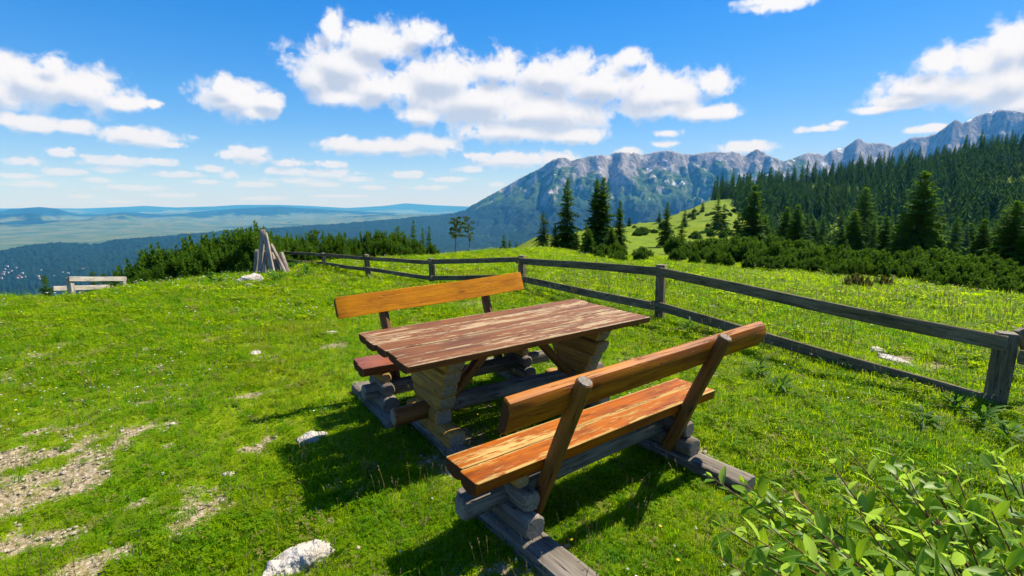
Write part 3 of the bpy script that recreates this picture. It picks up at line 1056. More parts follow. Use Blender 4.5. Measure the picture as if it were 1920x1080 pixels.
def pale_fence():
    r = 15.6
    p0 = at_range(134, 545, r)
    f = empty('pale_fence', p0)
    tag(f, 'short sun bleached two rail fence just over the left crest of the meadow', 'fence')
    p1 = at_range(232, 540, r + 1.2)
    for p, (px_, yt) in ((p0, (134, 520)), (p1, (228, 519))):
        top = p.z + height_to(px_, yt, p)
        me = sweep('post', p_box(0.11, 0.11, 0.01), top - p.z + 0.4, [M_PALEWOOD, M_END], 4, 0.003, seed=400)
        o = link('post', me, f, Matrix.Translation((p.x, p.y, (top + p.z - 0.4) / 2)) @ Euler((0, -PI / 2, 0)).to_matrix().to_4x4())
    for (a, b, s) in (((129, 523), (236, 523), 1), ((99, 541.5), (205, 538), 2)):
        A = p0 + Vector((0, -0.09, height_to(*a, p0)))
        B = p1 + Vector((0, -0.09, height_to(*b, p1)))
        ax = ray(a[0], a[1]); bx = ray(b[0], b[1])
        ta, tb = (p0.y - 0.09) / ax[1], (p1.y - 0.09) / bx[1]
        A = Vector((ta * ax[0], ta * ax[1], CAM_H + ta * ax[2])); B = Vector((tb * bx[0], tb * bx[1], CAM_H + tb * bx[2]))
        m, L = between(A, B)
        link('rail', sweep('rail', p_box(0.045, 0.115, 0.008), L, [M_PALEWOOD, M_END], 8, 0.003, seed=410 + s), f, m)


pale_fence()

# ------------------------------------------------------------------ leaning posts beside the fence
STICKS = [
    # bottom px, top px, depth offset, width, thickness, round, label
    ((488, 516), (492.5, 430), 0.00, .115, .07, 0, 'tallest grey board of the leaning pile, standing almost upright'),
    ((512, 514), (496, 437), -.12, .12, .07, 0, 'long board leaning left against the tallest board of the pile'),
    ((495, 512), (496, 470), -.05, .12, .06, 0, 'short split board wedged between the two tallest boards'),
    ((478, 509), (483, 468), .25, .10, .07, 0, 'dark shaded board at the left back of the leaning pile'),
    ((518, 512), (508, 474), .10, .10, .08, 0, 'pale short stump board in the middle of the leaning pile'),
    ((536, 514), (508, 458), .02, .09, .09, 1, 'grey round post leaning left in the middle of the pile'),
    ((540, 511), (527, 474), .12, .12, .12, 1, 'thick brownish round post at the right end of the pile'),
    ((528, 511), (513, 480), .22, .09, .07, 0, 'half hidden board between the two round posts of the pile'),
]
SB = at_range(505, 515, 14.2)
for i, (b, tp, dy, w, th, rd, lab) in enumerate(STICKS):
    yb, yt = SB.y + dy, SB.y + 0.30 + dy * 0.4
    db, dt = ray(*b), ray(*tp)
    B = Vector(db * (yb / db[1])) + Vector((0, 0, CAM_H))
    T = Vector(dt * (yt / dt[1])) + Vector((0, 0, CAM_H))
    gz = float(ground_z(B.x, B.y))
    B = B + (B - T) * ((B.z - gz + 0.05) / max(0.2, (T.z - B.z)))
    m, L = between(B, T, (0, -1, 0))
    me = sweep('leaning_post', p_round(w / 2, 10, 0, i) if rd else p_box(w, th, 0.01), L, [M_STICK, M_END], 7, 0.005, bev=0.012, seed=440 + i)
    o = link('leaning_post', me)
    o.matrix_basis = m
    tag(o, lab, 'wooden post', 'old posts and boards leaning together')

# ------------------------------------------------------------------ rocks
M_ROCK, t, out = material('white_limestone')
co = t.n('ShaderNodeTexCoord').outputs['Object']
r1 = t.noise(co, 5, 6, 0.65)
r2 = t.noise(co, 22, 5, 0.7)
rv = t.n('ShaderNodeTexVoronoi', {'Vector': co, 'Scale': 16.0}).outputs['Distance']
c_ = t.mix(t.ss(r1, 0.35, 0.65), (0.58, 0.535, 0.46), (0.40, 0.36, 0.30))
c_ = t.mix(t.ss(r2, 0.62, 0.78), c_, (0.30, 0.27, 0.20))
bsdf(t, out, c_, 0.95, 0.1, t.m('ADD', t.m('MULTIPLY', r1, 1.2), t.m('ADD', r2, t.m('MULTIPLY', rv, 0.5))), 1.0, 0.03)


def rock_mesh(seed, sx, sy, sz, n=3):
    import bmesh
    bm = bmesh.new()
    bmesh.ops.create_icosphere(bm, subdivisions=n + 1, radius=1.0)
    rs = np.random.RandomState(seed)
    pl = rs.normal(size=(9, 3))
    pl /= np.linalg.norm(pl, axis=1)[:, None]
    dd = rs.uniform(0.55, 0.9, 9)
    for v in bm.verts:
        p = np.array(v.co)
        for k in range(9):
            s = p @ pl[k]
            if s > dd[k]:
                p = p - pl[k] * (s - dd[k]) * 0.9
        nn = float(fbm(p[0] * 2.3 + 9 + seed, p[1] * 2.3 + p[2] * 1.7, 4, seed)) - 0.5
        n2 = float(ridged(p[0] * 4 + seed, p[1] * 4 - p[2] * 3, 3, seed)) - 0.5
        p = p * (1 + nn * 0.45 + n2 * 0.22)
        v.co = (p[0] * sx, p[1] * sy, p[2] * sz)
    me = bpy.data.meshes.new('rock')
    bm.to_mesh(me)
    bm.free()
    me.materials.append(M_ROCK)
    me.polygons.foreach_set('use_smooth', np.ones(len(me.polygons), bool))
    return me


ROCKS = [
    # px, py, half sizes (m), sink, label
    ((568, 1058), (.135, .10, .072), .012, 'large jagged white limestone rock in the turf in front of the near bench'),
    ((520, 1075), (.10, .08, .05), .02, 'small white stone beside the large jagged rock'),
    ((582, 824), (.125, .08, .035), .012, 'flat pale rock half inside the shadow of the table'),
    ((478, 663), (.09, .06, .022), .008, 'flat white stone in the grass left of the far bench'),
    ((621, 625), (.10, .05, .024), .008, 'small flat white stone behind the left end of the table'),
    ((455, 531), (.15, .13, .12), .02, 'left white rock of the heap in front of the leaning posts'),
    ((471, 529), (.26, .2, .17), .02, 'biggest white rock of the heap in front of the leaning posts'),
    ((486, 528), (.14, .12, .11), .02, 'right white rock of the heap in front of the leaning posts'),
    ((466, 539), (.15, .11, .07), .02, 'lowest white rock of the heap in front of the leaning posts'),
    ((559, 518), (.09, .08, .06), .01, 'single pale stone in the weeds right of the leaning posts'),
    ((8, 575), (.16, .1, .05), .02, 'white stone at the left edge of the meadow'),
    ((322, 797), (.022, .02, .016), .004, 'small white pebble in the worn turf on the left'),
    ((430, 892), (.045, .03, .02), .008, 'small brown grey stone in the worn turf left of the table shadow'),
    ((1273, 501), (.14, .11, .09), .02, 'grey boulder by the bushes behind the middle fence post'),
    ((1336, 578), (.17, .1, .05), .02, 'pale stone in the meadow behind the fence'),
    ((1665, 549), (.13, .10, .06), .015, 'rounded white stone in front of the brownish bush'),
    ((1775, 566), (.33, .16, .05), .02, 'low white rock outcrop in the far right meadow'),
    ((1442, 525), (.2, .12, .06), .02, 'pale rock at the edge of the pine thicket'),
    ((1840, 580), (.15, .08, .04), .01, 'small white stone at the right end of the meadow'),
    ((1680, 676), (.26, .12, .05), .03, 'grey rock showing in bare soil behind the right fence bay'),
    ((1648, 660), (.12, .09, .05), .02, 'small grey rock near the bare soil behind the fence'),
    ((1600, 792), (.0, .0, .0), 0, ''),
    ((1548, 612), (.07, .05, .05), .01, 'dark small stone in the grass behind the fence'),
]
ROCK_W = []
for i, (pp, s, sink, lab) in enumerate(ROCKS):
    if s[0] == 0:
        continue
    p = on_ground(*pp)
    o = link('rock', rock_mesh(500 + i, *s, n=4 if i == 0 else 3))
    o.matrix_basis = Matrix.Translation((p.x, p.y, p.z + s[2] * 0.35 - sink)) @ Euler((0, 0, random.uniform(0, 3) if i else 0.8)).to_matrix().to_4x4()
    ROCK_W.append((p.x, p.y, max(s[0], s[1])))
    tag(o, lab, 'rock')

# ------------------------------------------------------------------ foliage materials


def leaf_mat(name, c1, c2, tcol, tr=0.35, rough=0.7, spec=0.06, world_scale=None, tip=None, inst=False):
    m, t, out = material(name)
    if inst:
        f = t.n('ShaderNodeAttribute', attribute_name='tint', attribute_type='INSTANCER').outputs['Fac']
    else:
        f = t.n('ShaderNodeObjectInfo').outputs['Random']
    geo = t.n('ShaderNodeNewGeometry')
    if world_scale:
        wn = t.noise(geo.outputs['Position'], world_scale, 3, 0.55)
        f = t.m('ADD', t.m('MULTIPLY', f, 0.5), t.ss(wn, 0.3, 0.7, 0, 0.5))
    ri = geo.outputs['Random Per Island']
    f = t.m('ADD', t.m('MULTIPLY', f, 0.65), t.m('MULTIPLY', ri, 0.35))
    col = t.mix(f, c1, c2)
    if tip:
        col = t.mix(t.ss(ri, 0.93, 0.96), col, tip)
    bsdf(t, out, col, rough, spec, transl=tr, tcol=t.mix(0.5, tcol, col))
    return m


M_SPRUCE = leaf_mat('spruce_needles', (0.020, 0.062, 0.006), (0.055, 0.122, 0.009), (0.15, 0.30, 0.010), 0.42, 0.75, 0.05, 0.6)
M_MUGO = leaf_mat('mugo_needles', (0.026, 0.080, 0.006), (0.066, 0.145, 0.010), (0.16, 0.30, 0.010), 0.38, 0.75, 0.05, 0.25)
M_BROWNBUSH = leaf_mat('juniper_needles', (0.060, 0.070, 0.010), (0.120, 0.120, 0.018), (0.18, 0.18, 0.02), 0.25)
M_FOREST = leaf_mat('forest_needles', (0.014, 0.052, 0.014), (0.040, 0.100, 0.020), (0.10, 0.22, 0.018), 0.36, 0.8, 0.05, 0.02)
M_PINE = leaf_mat('pine_needles', (0.032, 0.072, 0.012), (0.075, 0.13, 0.022), (0.12, 0.19, 0.02), 0.32)
M_BARK, t, out = material('bark')
co = t.n('ShaderNodeTexCoord').outputs['Object']
bn = t.noise(t.scaled(co, (1, 1, 0.3)), 14, 4, 0.6)
bsdf(t, out, t.mix(bn, (0.07, 0.05, 0.035), (0.20, 0.16, 0.12)), 0.95, 0.1, bn, 0.6, 0.02)


def spruce_meshes(seed, h, R, crown0=0.04, whorls=24, nb=6, mat=None, twin=False, ragged=0.25, power=0.85, fr=1.0):
    """a tapering trunk and a crown of drooping branches carrying many small fronds"""
    rnd = random.Random(seed)
    tm = MB()
    tm.tube([(0, 0, -0.4), (0.01, 0, h * 0.4), (0, 0.01, h * 0.75), (0, 0, h * 0.985)], [h * 0.018, h * 0.013, h * 0.007, 0.008], 7)
    cm = MB()
    stems = [(0, 0, 1.0)] if not twin else [(0, 0, 1.0), (R * 0.42, -R * 0.1, 0.965)]
    for (ox, oy, hs) in stems:
        H = h * hs
        if ox:
            tm.tube([(ox, oy, -0.3), (ox, oy, H * 0.6), (ox, oy, H * 0.98)], [h * 0.014, h * 0.01, 0.008], 6)
        for w in range(whorls):
            f = crown0 + (1 - crown0) * ((w + rnd.uniform(-.25, .25)) / whorls)
            f = min(max(f, crown0), 0.985)
            g = (1 - f) / (1 - crown0)
            L0 = R * (g ** power) * (1.0 if g < 0.86 else 1.0 - (g - 0.86) * 1.6) + 0.05 * R
            k = nb if g > 0.2 else max(4, nb - 1)
            ph = rnd.uniform(0, 6.28)
            for b in range(k):
                a = ph + 2 * PI * b / k + rnd.uniform(-.3, .3)
                L = L0 * rnd.uniform(1 - ragged * 1.5, 1 + ragged * 0.6)
                rise = 0.35 + 0.75 * (1 - g) + rnd.uniform(-.1, .1)
                droop = 0.75 * g + 0.30 + rnd.uniform(-.1, .1)
                ca, sa = math.cos(a), math.sin(a)

                def pt(q):
                    return Vector((ox + ca * L * q, oy + sa * L * q, H * f + L * (rise * q - droop * q * q * 1.05 + 0.18 * q ** 4)))
                n = max(3, int((4 + 3 * g) * fr))
                for i in range(n):
                    q0 = 0.12 + 0.82 * i / n
                    p = pt(q0)
                    d = (pt(min(1.05, q0 + 0.15)) - p).normalized()
                    side = Vector((-sa, ca, 0))
                    fl = L * (0.42 - 0.20 * q0) * rnd.uniform(.75, 1.25) + 0.04 * R
                    for s in (-1, 1):
                        dd = (d * rnd.uniform(.55, .85) + side * s * rnd.uniform(.55, .9) + Vector((0, 0, rnd.uniform(-.38, .04)))).normalized()
                        e = p + dd * fl
                        wv = d.cross(dd).normalized().cross(dd).normalized() * fl * 0.24
                        mid = p + dd * fl * 0.5 + Vector((0, 0, fl * 0.07))
                        cm.add([p, mid - wv, e, mid + wv], [[0, 1, 2], [0, 2, 3]])
                    # hanging twiglets under the branch
                    e = p + Vector((rnd.uniform(-.1, .1) * fl, rnd.uniform(-.1, .1) * fl, -fl * rnd.uniform(.45, .8)))
                    cm.add([p + d * fl * .22, p - d * fl * .22, e], [[0, 1, 2]])
                p, e = pt(0.78), pt(1.12)
                sd = Vector((-sa, ca, 0)) * L * 0.07
                cm.add([p - sd, p + sd, e], [[0, 1, 2]])
        # leader
        for k in range(5):
            a = k * 1.256
            q = Vector((ox + math.cos(a) * 0.05 * R, oy + math.sin(a) * .05 * R, H * 0.95))
            cm.add([Vector((ox, oy, H * 1.005)), q, q + Vector((math.cos(a + 1.5), math.sin(a + 1.5), -.4)) * 0.07 * R], [[0, 1, 2]])
    return tm.mesh('trunk', [M_BARK]), cm.mesh('crown', [mat or M_SPRUCE])


def pine_meshes(seed, h, R, crown0=0.5):
    """small mountain pine: long bare stem, layered flat tufts at the top"""
    rnd = random.Random(seed)
    tm, cm = MB(), MB()
    sw = rnd.uniform(-.04, .04) * h
    sp = lambda f: Vector((sw * math.sin(f * 3), 0.02 * h * math.sin(f * 5), h * f))
    tm.tube([sp(-.05), sp(.3), sp(.6), sp(.97)], [h * 0.016, h * 0.013, h * 0.010, h * .004], 6)
    for b in range(16):
        f = crown0 + (0.97 - crown0) * (b / 15) ** 0.9
        a = b * 2.4 + rnd.uniform(-.4, .4)
        L = R * rnd.uniform(.55, 1.1) * (1 - 0.55 * ((f - crown0) / (1 - crown0)) ** 2)
        p0 = sp(f)
        e = p0 + Vector((math.cos(a) * L, math.sin(a) * L, L * rnd.uniform(.0, .35)))
        tm.tube([p0, (p0 + e) / 2 + Vector((0, 0, -.03 * L)), e], [h * .005, h * .004, h * .002], 4, cap=False)
        for k in range(26):
            q = p0.lerp(e, rnd.uniform(.35, 1.08)) + Vector((rnd.gauss(0, .16), rnd.gauss(0, .16), rnd.gauss(.05, .10))) * L
            d = Vector((rnd.gauss(0, 1), rnd.gauss(0, 1), rnd.gauss(.7, .6))).normalized()
            l = R * rnd.uniform(.16, .30)
            w = d.cross(Vector((rnd.gauss(0, 1), rnd.gauss(0, 1), rnd.gauss(0, 1)))).normalized() * l * 0.34
            cm.add([q - d * l * .4, q - w, q + d * l * .7, q + w], [[0, 1, 2], [0, 2, 3]])
    return tm.mesh('trunk', [M_BARK]), cm.mesh('crown', [M_PINE])


def mugo_mesh(seed, w=1.3, h=1.0, n=170, mat=None):
    """a dwarf pine bush: many upcurving shoots, each a bottle brush of needles"""
    rnd = random.Random(seed)
    mb = MB()
    for i in range(n):
        a = rnd.uniform(0, 2 * PI)
        q = math.sqrt(rnd.random())
        bx, by = math.cos(a) * q * w * 0.5, math.sin(a) * q * w * 0.5
        top = h * (1.0 - 0.50 * q ** 2.2) * rnd.uniform(.62, 1.08)
        if rnd.random() < .35:
            top *= rnd.uniform(.3, .8)
        lean = Vector((math.cos(a) * q * 0.45 + rnd.gauss(0, .16), math.sin(a) * q * .45 + rnd.gauss(0, .16), 1)).normalized()
        ln = h * rnd.uniform(.26, .40)
        tipp = Vector((bx, by, top)) + lean * 0.02
        base = tipp - lean * ln
        rr = h * rnd.uniform(.085, .13)
        u = lean.cross(Vector((1, .3, 0))).normalized()
        v = lean.cross(u)
        for k in range(5):
            f = k / 4.6
            c = base + lean * ln * f * 0.92
            r1 = rr * (1 - 0.45 * f)
            for j in range(6):
                b = (j + 0.5 * (k % 2)) * PI / 3 + rnd.uniform(-.3, .3)
                o = (u * math.cos(b) + v * math.sin(b))
                s = (u * -math.sin(b) + v * math.cos(b))
                e = c + o * r1 * rnd.uniform(.8, 1.2) + lean * ln * rnd.uniform(.16, .30)
                mb.add([c + s * r1 * .34, c - s * r1 * .34, e], [[0, 1, 2]])
    return mb.mesh('dwarf_pine', [mat or M_MUGO])


def forest_mesh(seed, h=1.0, R=0.17):
    rnd = random.Random(seed)
    mb = MB()
    mb.tube([(0, 0, -.06), (0, 0, .25)], [.014, .01], 4, cap=False)
    nw = 11
    for w in range(nw):
        f = 0.06 + 0.90 * w / nw
        g = 1 - (f - .06) / .94
        L0 = R * g ** 0.8
        k = 8 if g > .3 else 6
        ph = rnd.uniform(0, 6)
        for b in range(k):
            a = ph + 2 * PI * b / k + rnd.uniform(-.25, .25)
            L = L0 * rnd.uniform(.65, 1.2)
            hw = 2.2 / k * rnd.uniform(.6, 1.0)
            z = f + rnd.uniform(-.015, .015)
            top = (0, 0, z + L * 0.55 + 0.035)
            p1 = (math.cos(a - hw) * L * .72, math.sin(a - hw) * L * .72, z - L * .22)
            p2 = (math.cos(a) * L, math.sin(a) * L, z - L * .38)
            p3 = (math.cos(a + hw) * L * .72, math.sin(a + hw) * L * .72, z - L * .22)
            mb.add([top, p1, p2, p3], [[0, 1, 2], [0, 2, 3]])
    mb.add([(0, 0, 1.0), (.012, 0, .9), (-.008, .01, .9), (-.006, -.012, .9)], [[0, 1, 2], [0, 2, 3], [0, 3, 1]])
    return mb


def crown_tree(name, protos, p, hgt, rz, label, cat, group=None):
    """protos = (trunk mesh, crown mesh, own height)"""
    tm, cm, h0 = protos
    s = hgt / h0
    o = empty(name, p, rz)
    tag(o, label, cat, group)
    for nm, me in (('trunk', tm), ('crown', cm)):
        c = bpy.data.objects.new(nm, me)
        COL.objects.link(c)
        c.parent = o
        c.matrix_basis = Matrix.Scale(s, 4)
    return o


SPR = {
    'full': (*spruce_meshes(1, 7.0, 2.15, .02, 27, 7, power=.80), 7.0),
    'slim': (*spruce_meshes(2, 9.0, 2.1, .04, 32, 6, power=.80, ragged=.35), 9.0),
    'twin': (*spruce_meshes(3, 9.0, 2.25, .02, 32, 6, power=.74, twin=True, ragged=.3), 9.0),
    'open': (*spruce_meshes(4, 5.0, 1.45, .16, 16, 6, power=.8, ragged=.4, mat=M_PINE), 5.0),
    'small': (*spruce_meshes(5, 2.6, 0.86, .02, 18, 6, power=.9, ragged=.35), 2.6),
    'broad': (*spruce_meshes(6, 6.0, 2.1, .02, 26, 7, power=.78, ragged=.3), 6.0),
    'narrow': (*spruce_meshes(8, 6.0, 1.05, .04, 24, 6, power=.75, ragged=.35), 6.0),
}
PINE = [(*pine_meshes(11, 4.0, 0.95, .48), 4.0), (*pine_meshes(12, 4.0, 0.72, .45), 4.0)]

TREES = [
    ('broad', 1104, 484, 25.0, 428, 'bright green bushy young spruce at the left foot of the twin topped spruce'),
    ('broad', 1145, 484, 27.0, 424, 'bushy young spruce at the right foot of the twin topped spruce'),
    ('full', 1040, 482, 29.0, 420, 'low spruce filling the gap between the open crowned conifer and the tall slim spruce'),
    ('full', 1430, 474, 47.0, 402, 'sunlit spruce leaning close to the right side of the big hill spruce'),
    ('full', 1575, 476, 46.0, 420, 'low dark spruce at the left end of the row before the biggest spruce'),
    # proto, px, py base (hidden or not), range, py top, label
    ('pine0', 856, 478, 23.0, 405, 'small pine with bare stem and bushy top, left of the slender pair behind the fence'),
    ('pine1', 879, 478, 24.0, 404, 'thin pine with bare stem, right one of the slender pair behind the fence'),
    ('open', 1018, 483, 26.0, 393, 'light green open crowned conifer with visible trunk left of the tall spruces'),
    ('slim', 1062, 480, 30.0, 333, 'tall slim dark spruce with ragged outline left of the twin topped spruce'),
    ('twin', 1128, 480, 31.0, 330, 'tallest dark spruce of the middle clump, with a doubled top'),
    ('slim', 1160, 478, 34.0, 374, 'narrow spruce tucked against the right side of the twin topped spruce'),
    ('small', 1098, 484, 26.0, 418, 'young spruce standing in front of the tall spruce clump'),
    ('small', 1080, 480, 27.0, 425, 'bushy young spruce below the tall slim spruce'),
    ('small', 945, 478, 27.0, 438, 'small spruce behind the fence corner, the taller of a close pair'),
    ('small', 968, 479, 27.0, 452, 'low little spruce next to the fence corner'),
    ('small', 956, 478, 30.0, 448, 'tiny spruce between the small spruces at the fence corner'),
    ('slim', 1247, 480, 44.0, 378, 'tall thin spruce standing alone before the bright green slope'),
    ('small', 1276, 478, 42.0, 414, 'smaller spruce right of the thin lone spruce before the green slope'),
    ('full', 1407, 470, 46.0, 344, 'big spruce at the foot of the wooded hill, left of the paired spruces'),
    ('small', 1380, 470, 44.0, 400, 'young dark spruce at the left foot of the big hill spruce'),
    ('full', 1470, 470, 50.0, 386, 'left one of two spruces close together before the wooded hill'),
    ('full', 1489, 472, 48.0, 381, 'right and taller of two spruces close together before the wooded hill'),
    ('broad', 1596, 474, 45.0, 394, 'broad dark spruce beginning the row left of the biggest spruce'),
    ('narrow', 1622, 472, 46.0, 400, 'slender spruce second in the row left of the biggest spruce'),
    ('narrow', 1634, 472, 45.0, 402, 'bright edged spruce third in the row left of the biggest spruce'),
    ('full', 1656, 474, 47.0, 404, 'spruce just left of the biggest spruce'),
    ('full', 1716, 480, 38.0, 318, 'biggest spruce in front of the wooded hill, broad and sunlit on its right side'),
    ('small', 1684, 480, 37.0, 392, 'shorter spruce leaning against the left side of the biggest spruce'),
    ('full', 1752, 478, 42.0, 412, 'smaller spruce right of the biggest spruce'),
    ('full', 1836, 488, 38.0, 408, 'mid sized spruce near the right edge with pale lower branches'),
    ('broad', 1890, 496, 34.0, 374, 'large dark spruce at the right edge of the picture'),
    ('full', 1930, 496, 33.0, 384, 'spruce cut by the right edge of the picture'),
    ('small', 1790, 478, 40.0, 452, 'low light green young spruce in the gap right of the biggest spruce'),
    ('small', 1540, 478, 38.0, 438, 'pale green young spruce above the thicket between the hill spruces'),
    ('small', 1585, 478, 39.0, 446, 'little spruce above the thicket left of the spruce row'),
    ('small', 748, 478, 27.0, 421, 'bright young spruce rising above the left dwarf pine row'),
    ('narrow', 777, 478, 28.0, 410, 'pointed dark spruce rising highest above the left dwarf pine row'),
    ('narrow', 794, 478, 30.0, 425, 'slender spruce right of the pointed one above the dwarf pine row'),
    ('narrow', 806, 478, 29.0, 422, 'last slender spruce at the right end of the dwarf pine row'),
    ('pine1', 597, 478, 23.0, 430, 'small round topped pine above the dwarf pines behind the left fence'),
    ('small', 88, 552, 17.5, 511, 'lone little spruce over the crest left of the pale fence'),
    ('small', 178, 552, 19.0, 504, 'bright young spruce behind the pale fence'),
    ('small', 198, 548, 19.5, 508, 'second young spruce behind the pale fence, lighter green'),
    ('small', 219, 545, 18.5, 505, 'bushy young spruce at the right end of the pale fence'),
    ('small', 1300, 462, 120.0, 392, 'tiny spruce high on the bright green slope'),
    ('small', 1344, 455, 110.0, 398, 'spruce on the bright green slope near the edge of the wood'),
    ('small', 1317, 455, 150.0, 386, 'small dark spruce at the skyline of the green slope'),
    ('small', 1283, 450, 130.0, 404, 'single small spruce halfway up the green slope'),
    ('small', 1355, 455, 90.0, 405, 'dark spruce beside the big hill spruce on the green slope'),
    ('small', 1180, 440, 150.0, 409, 'little dark spruce on the far meadow edge right of the tall clump'),
    ('small', 1236, 428, 165.0, 402, 'little dark spruce at the far meadow edge beside the thin lone spruce'),
]
for i, (kind, px_, pyb, rg, pyt, lab) in enumerate(TREES):
    p = at_range(px_, pyb, rg)
    if rg > 85:      # on the slope: where the line of sight meets it
        p = on_ground(px_, {1300: 412, 1344: 428, 1317: 398, 1283: 424, 1355: 440, 1180: 424, 1236: 418}[px_])
        hh = {1300: 4.2, 1344: 6.5, 1317: 4.5, 1283: 3.8, 1355: 6.0, 1180: 3.6, 1236: 4.0}[px_]
    else:
        hh = height_to(px_, pyt, p)
    p.z -= 0.05
    if kind.startswith('pine'):
        crown_tree('pine_tree', PINE[int(kind[-1])], p, hh, random.uniform(0, 6), lab, 'pine tree')
    else:
        crown_tree('spruce_tree', SPR[kind], p, hh, random.uniform(0, 6), lab, 'spruce')

# ------------------------------------------------------------------ wooded hillside
FM = []
for k in range(6):
    mb_ = forest_mesh(700 + k, 1.0, [.23, .20, .25, .19, .22, .18][k])
    FM.append((mb_, mb_.mesh('forest_spruce', [M_FOREST])))
rs = np.random.RandomState(5)
cand = []
tries = 0
a0_, a1_ = azel(1335, 400)[0], math.radians(50)
cells = {}
while len(cand) < 1250 and tries < 60000:
    tries += 1
    az = rs.uniform(a0_, a1_)
    R, zr = hill_ridge(np.array([az]))
    R = float(R[0])
    r = math.sqrt(rs.uniform(95 ** 2, (R + 6) ** 2))
    px_ = float(px_of_az(az))
    x, y = r * math.sin(az), r * math.cos(az)
    # the wood's lower edge climbs to the left; grassy glades inside
    edge = np.interp(px_, [1335, 1352, 1390, 1440, 1500, 1600, 2000], [300, 280, 215, 150, 118, 105, 100])
    if r < edge + (float(fbm(x / 25, y / 25, 3, 2)) - .5) * 60:
        continue
    if float(fbm(x / 38, y / 38, 3, 19)) > 0.635:
        continue
    key = (int(x / 4.2), int(y / 4.2))
    if any((key[0] + i, key[1] + j) in cells and math.hypot(cells[(key[0] + i, key[1] + j)][0] - x, cells[(key[0] + i, key[1] + j)][1] - y) < 4.2 for i in (-1, 0, 1) for j in (-1, 0, 1)):
        continue
    cells[key] = (x, y)
    cand.append((r, x, y))
cand.sort()
FOREST_LABEL = 'dark green spruce of the dense wood covering the right hillside'
rest = MB()
vis = 0
for i, (r, x, y) in enumerate(cand):
    z = float(ground_z(x, y)) - 0.2
    hh = random.choice((1, 1, 1, .7, 1.12)) * random.uniform(8.0, 16.0) * (0.85 if r < 200 else 1.0)
    k = random.randrange(6)
    px_ = float(px_of_az(math.atan2(x, y)))
    wide = random.uniform(.9, 1.2)
    if r < 150 and px_ < 1960 and vis < 298:
        vis += 1
        kk = ('full', 'broad', 'narrow', 'slim')[i % 4]
        crown_tree('forest_spruce', SPR[kk], Vector((x, y, z)), hh * .72, random.uniform(0, 6), 'green spruce at the foot of the hillside wood, behind %s' % ('the big hill spruce', 'the paired hill spruces', 'the spruce row', 'the biggest spruce', 'the trees at the right edge')[int(np.searchsorted([1450, 1540, 1670, 1780], px_))], 'spruce', 'spruces at the foot of the wood')
    elif vis < 298 and px_ < 1925 and (i % 4 == 0 or r > 330):
        vis += 1
        o = bpy.data.objects.new('forest_spruce', FM[k][1])
        COL.objects.link(o)
        o.matrix_basis = Matrix.Translation((x, y, z)) @ Euler((0, 0, random.uniform(0, 6))).to_matrix().to_4x4() @ Matrix.Diagonal((hh * wide, hh * wide, hh, 1))
        tag(o, FOREST_LABEL, 'spruce', 'spruces of the wooded hillside')
    else:
        a = random.uniform(0, 6)
        c, s = math.cos(a) * hh * wide, math.sin(a) * hh * wide
        mv = FM[k][0]
        rest.add([(x + vx * c - vy * s, y + vx * s + vy * c, z + vz * hh) for vx, vy, vz in mv.v], mv.f)
tag(link('hillside_wood', rest.mesh('hillside_wood', [M_FOREST])), 'spruces standing farther back and between in the wood on the right hillside', 'forest', None, 'stuff')

# ------------------------------------------------------------------ dwarf pines
MUGO = [mugo_mesh(800 + k, [1.5, 1.3, 1.8, 1.4, 1.6][k], [1.0, 1.1, .95, 1.2, 1.0][k], [180, 160, 210, 180, 190][k]) for k in range(5)]
MUGO_H = [1.0, 1.1, .95, 1.2, 1.0]


def shrub(p, hgt, wide, label, group, k=None, mesh=None, name='dwarf_pine', cat='shrub'):
    k = random.randrange(5) if k is None else k
    me = mesh or MUGO[k]
    s = hgt / (MUGO_H[k] if mesh is None else 0.7)
    o = bpy.data.objects.new(name, me)
    COL.objects.link(o)
    o.matrix_basis = Matrix.Translation((p.x, p.y, p.z - 0.06)) @ Euler((0, 0, random.uniform(0, 6))).to_matrix().to_4x4() @ Matrix.Diagonal((s * wide, s * wide, s, 1))
    return tag(o, label, cat, group)


LEFT_TOP = [(225, 520), (250, 508), (270, 490), (300, 478), (330, 470), (365, 462), (400, 457), (430, 448), (470, 436), (500, 440), (540, 450), (575, 446), (610, 448), (650, 445), (690, 444), (730, 444), (770, 442), (800, 448), (825, 466)]
LL = 'dark green dwarf pine in the row along the crest'
x = 238
while x < 826:
    for row in range(2):
        rg = (17.2 + 2.2 * row + random.uniform(-.5, .5)) if x < 520 else (19.5 + 2.4 * row + random.uniform(-.5, .5))
        q = x + random.uniform(-9, 9)
        top = np.interp(q, [a for a, b in LEFT_TOP], [b for a, b in LEFT_TOP]) + random.uniform(-5, 16) + (0 if row else 9)
        p = at_range(q, 500, rg)
        hh = height_to(q, top, p)
        if hh > 0.35:
            shrub(p, hh * 1.17, random.uniform(.62, .9) * min(1.0, 1.25 / hh) ** 0.5, LL + (' and short of it' if False else (', left of the posts' if q < 480 else ', right of the posts')), 'dwarf pines along the left crest')
    x += random.uniform(17, 25)

RIGHT_TOP = [(1115, 458), (1150, 450), (1220, 458), (1260, 452), (1300, 452), (1380, 450), (1450, 452), (1520, 460), (1600, 468), (1700, 472), (1800, 478), (1860, 488), (1960, 500)]
RIGHT_BASE = [(1115, 490), (1220, 494), (1290, 498), (1400, 510), (1500, 518), (1600, 530), (1700, 534), (1780, 545), (1850, 560), (1960, 570)]


def right_label(q, row):
    where = ('under the tall spruce clump', 'behind the middle fence post', 'below the big hill spruce', 'below the paired hill spruces', 'before the spruce row', 'below the biggest spruce', 'at the right edge')[int(np.searchsorted([1225, 1340, 1440, 1550, 1670, 1800], q))]
    return '%s the right thicket, %s' % ('low green dwarf pine at the front of' if row == 0 else 'dark green dwarf pine farther back in', where)


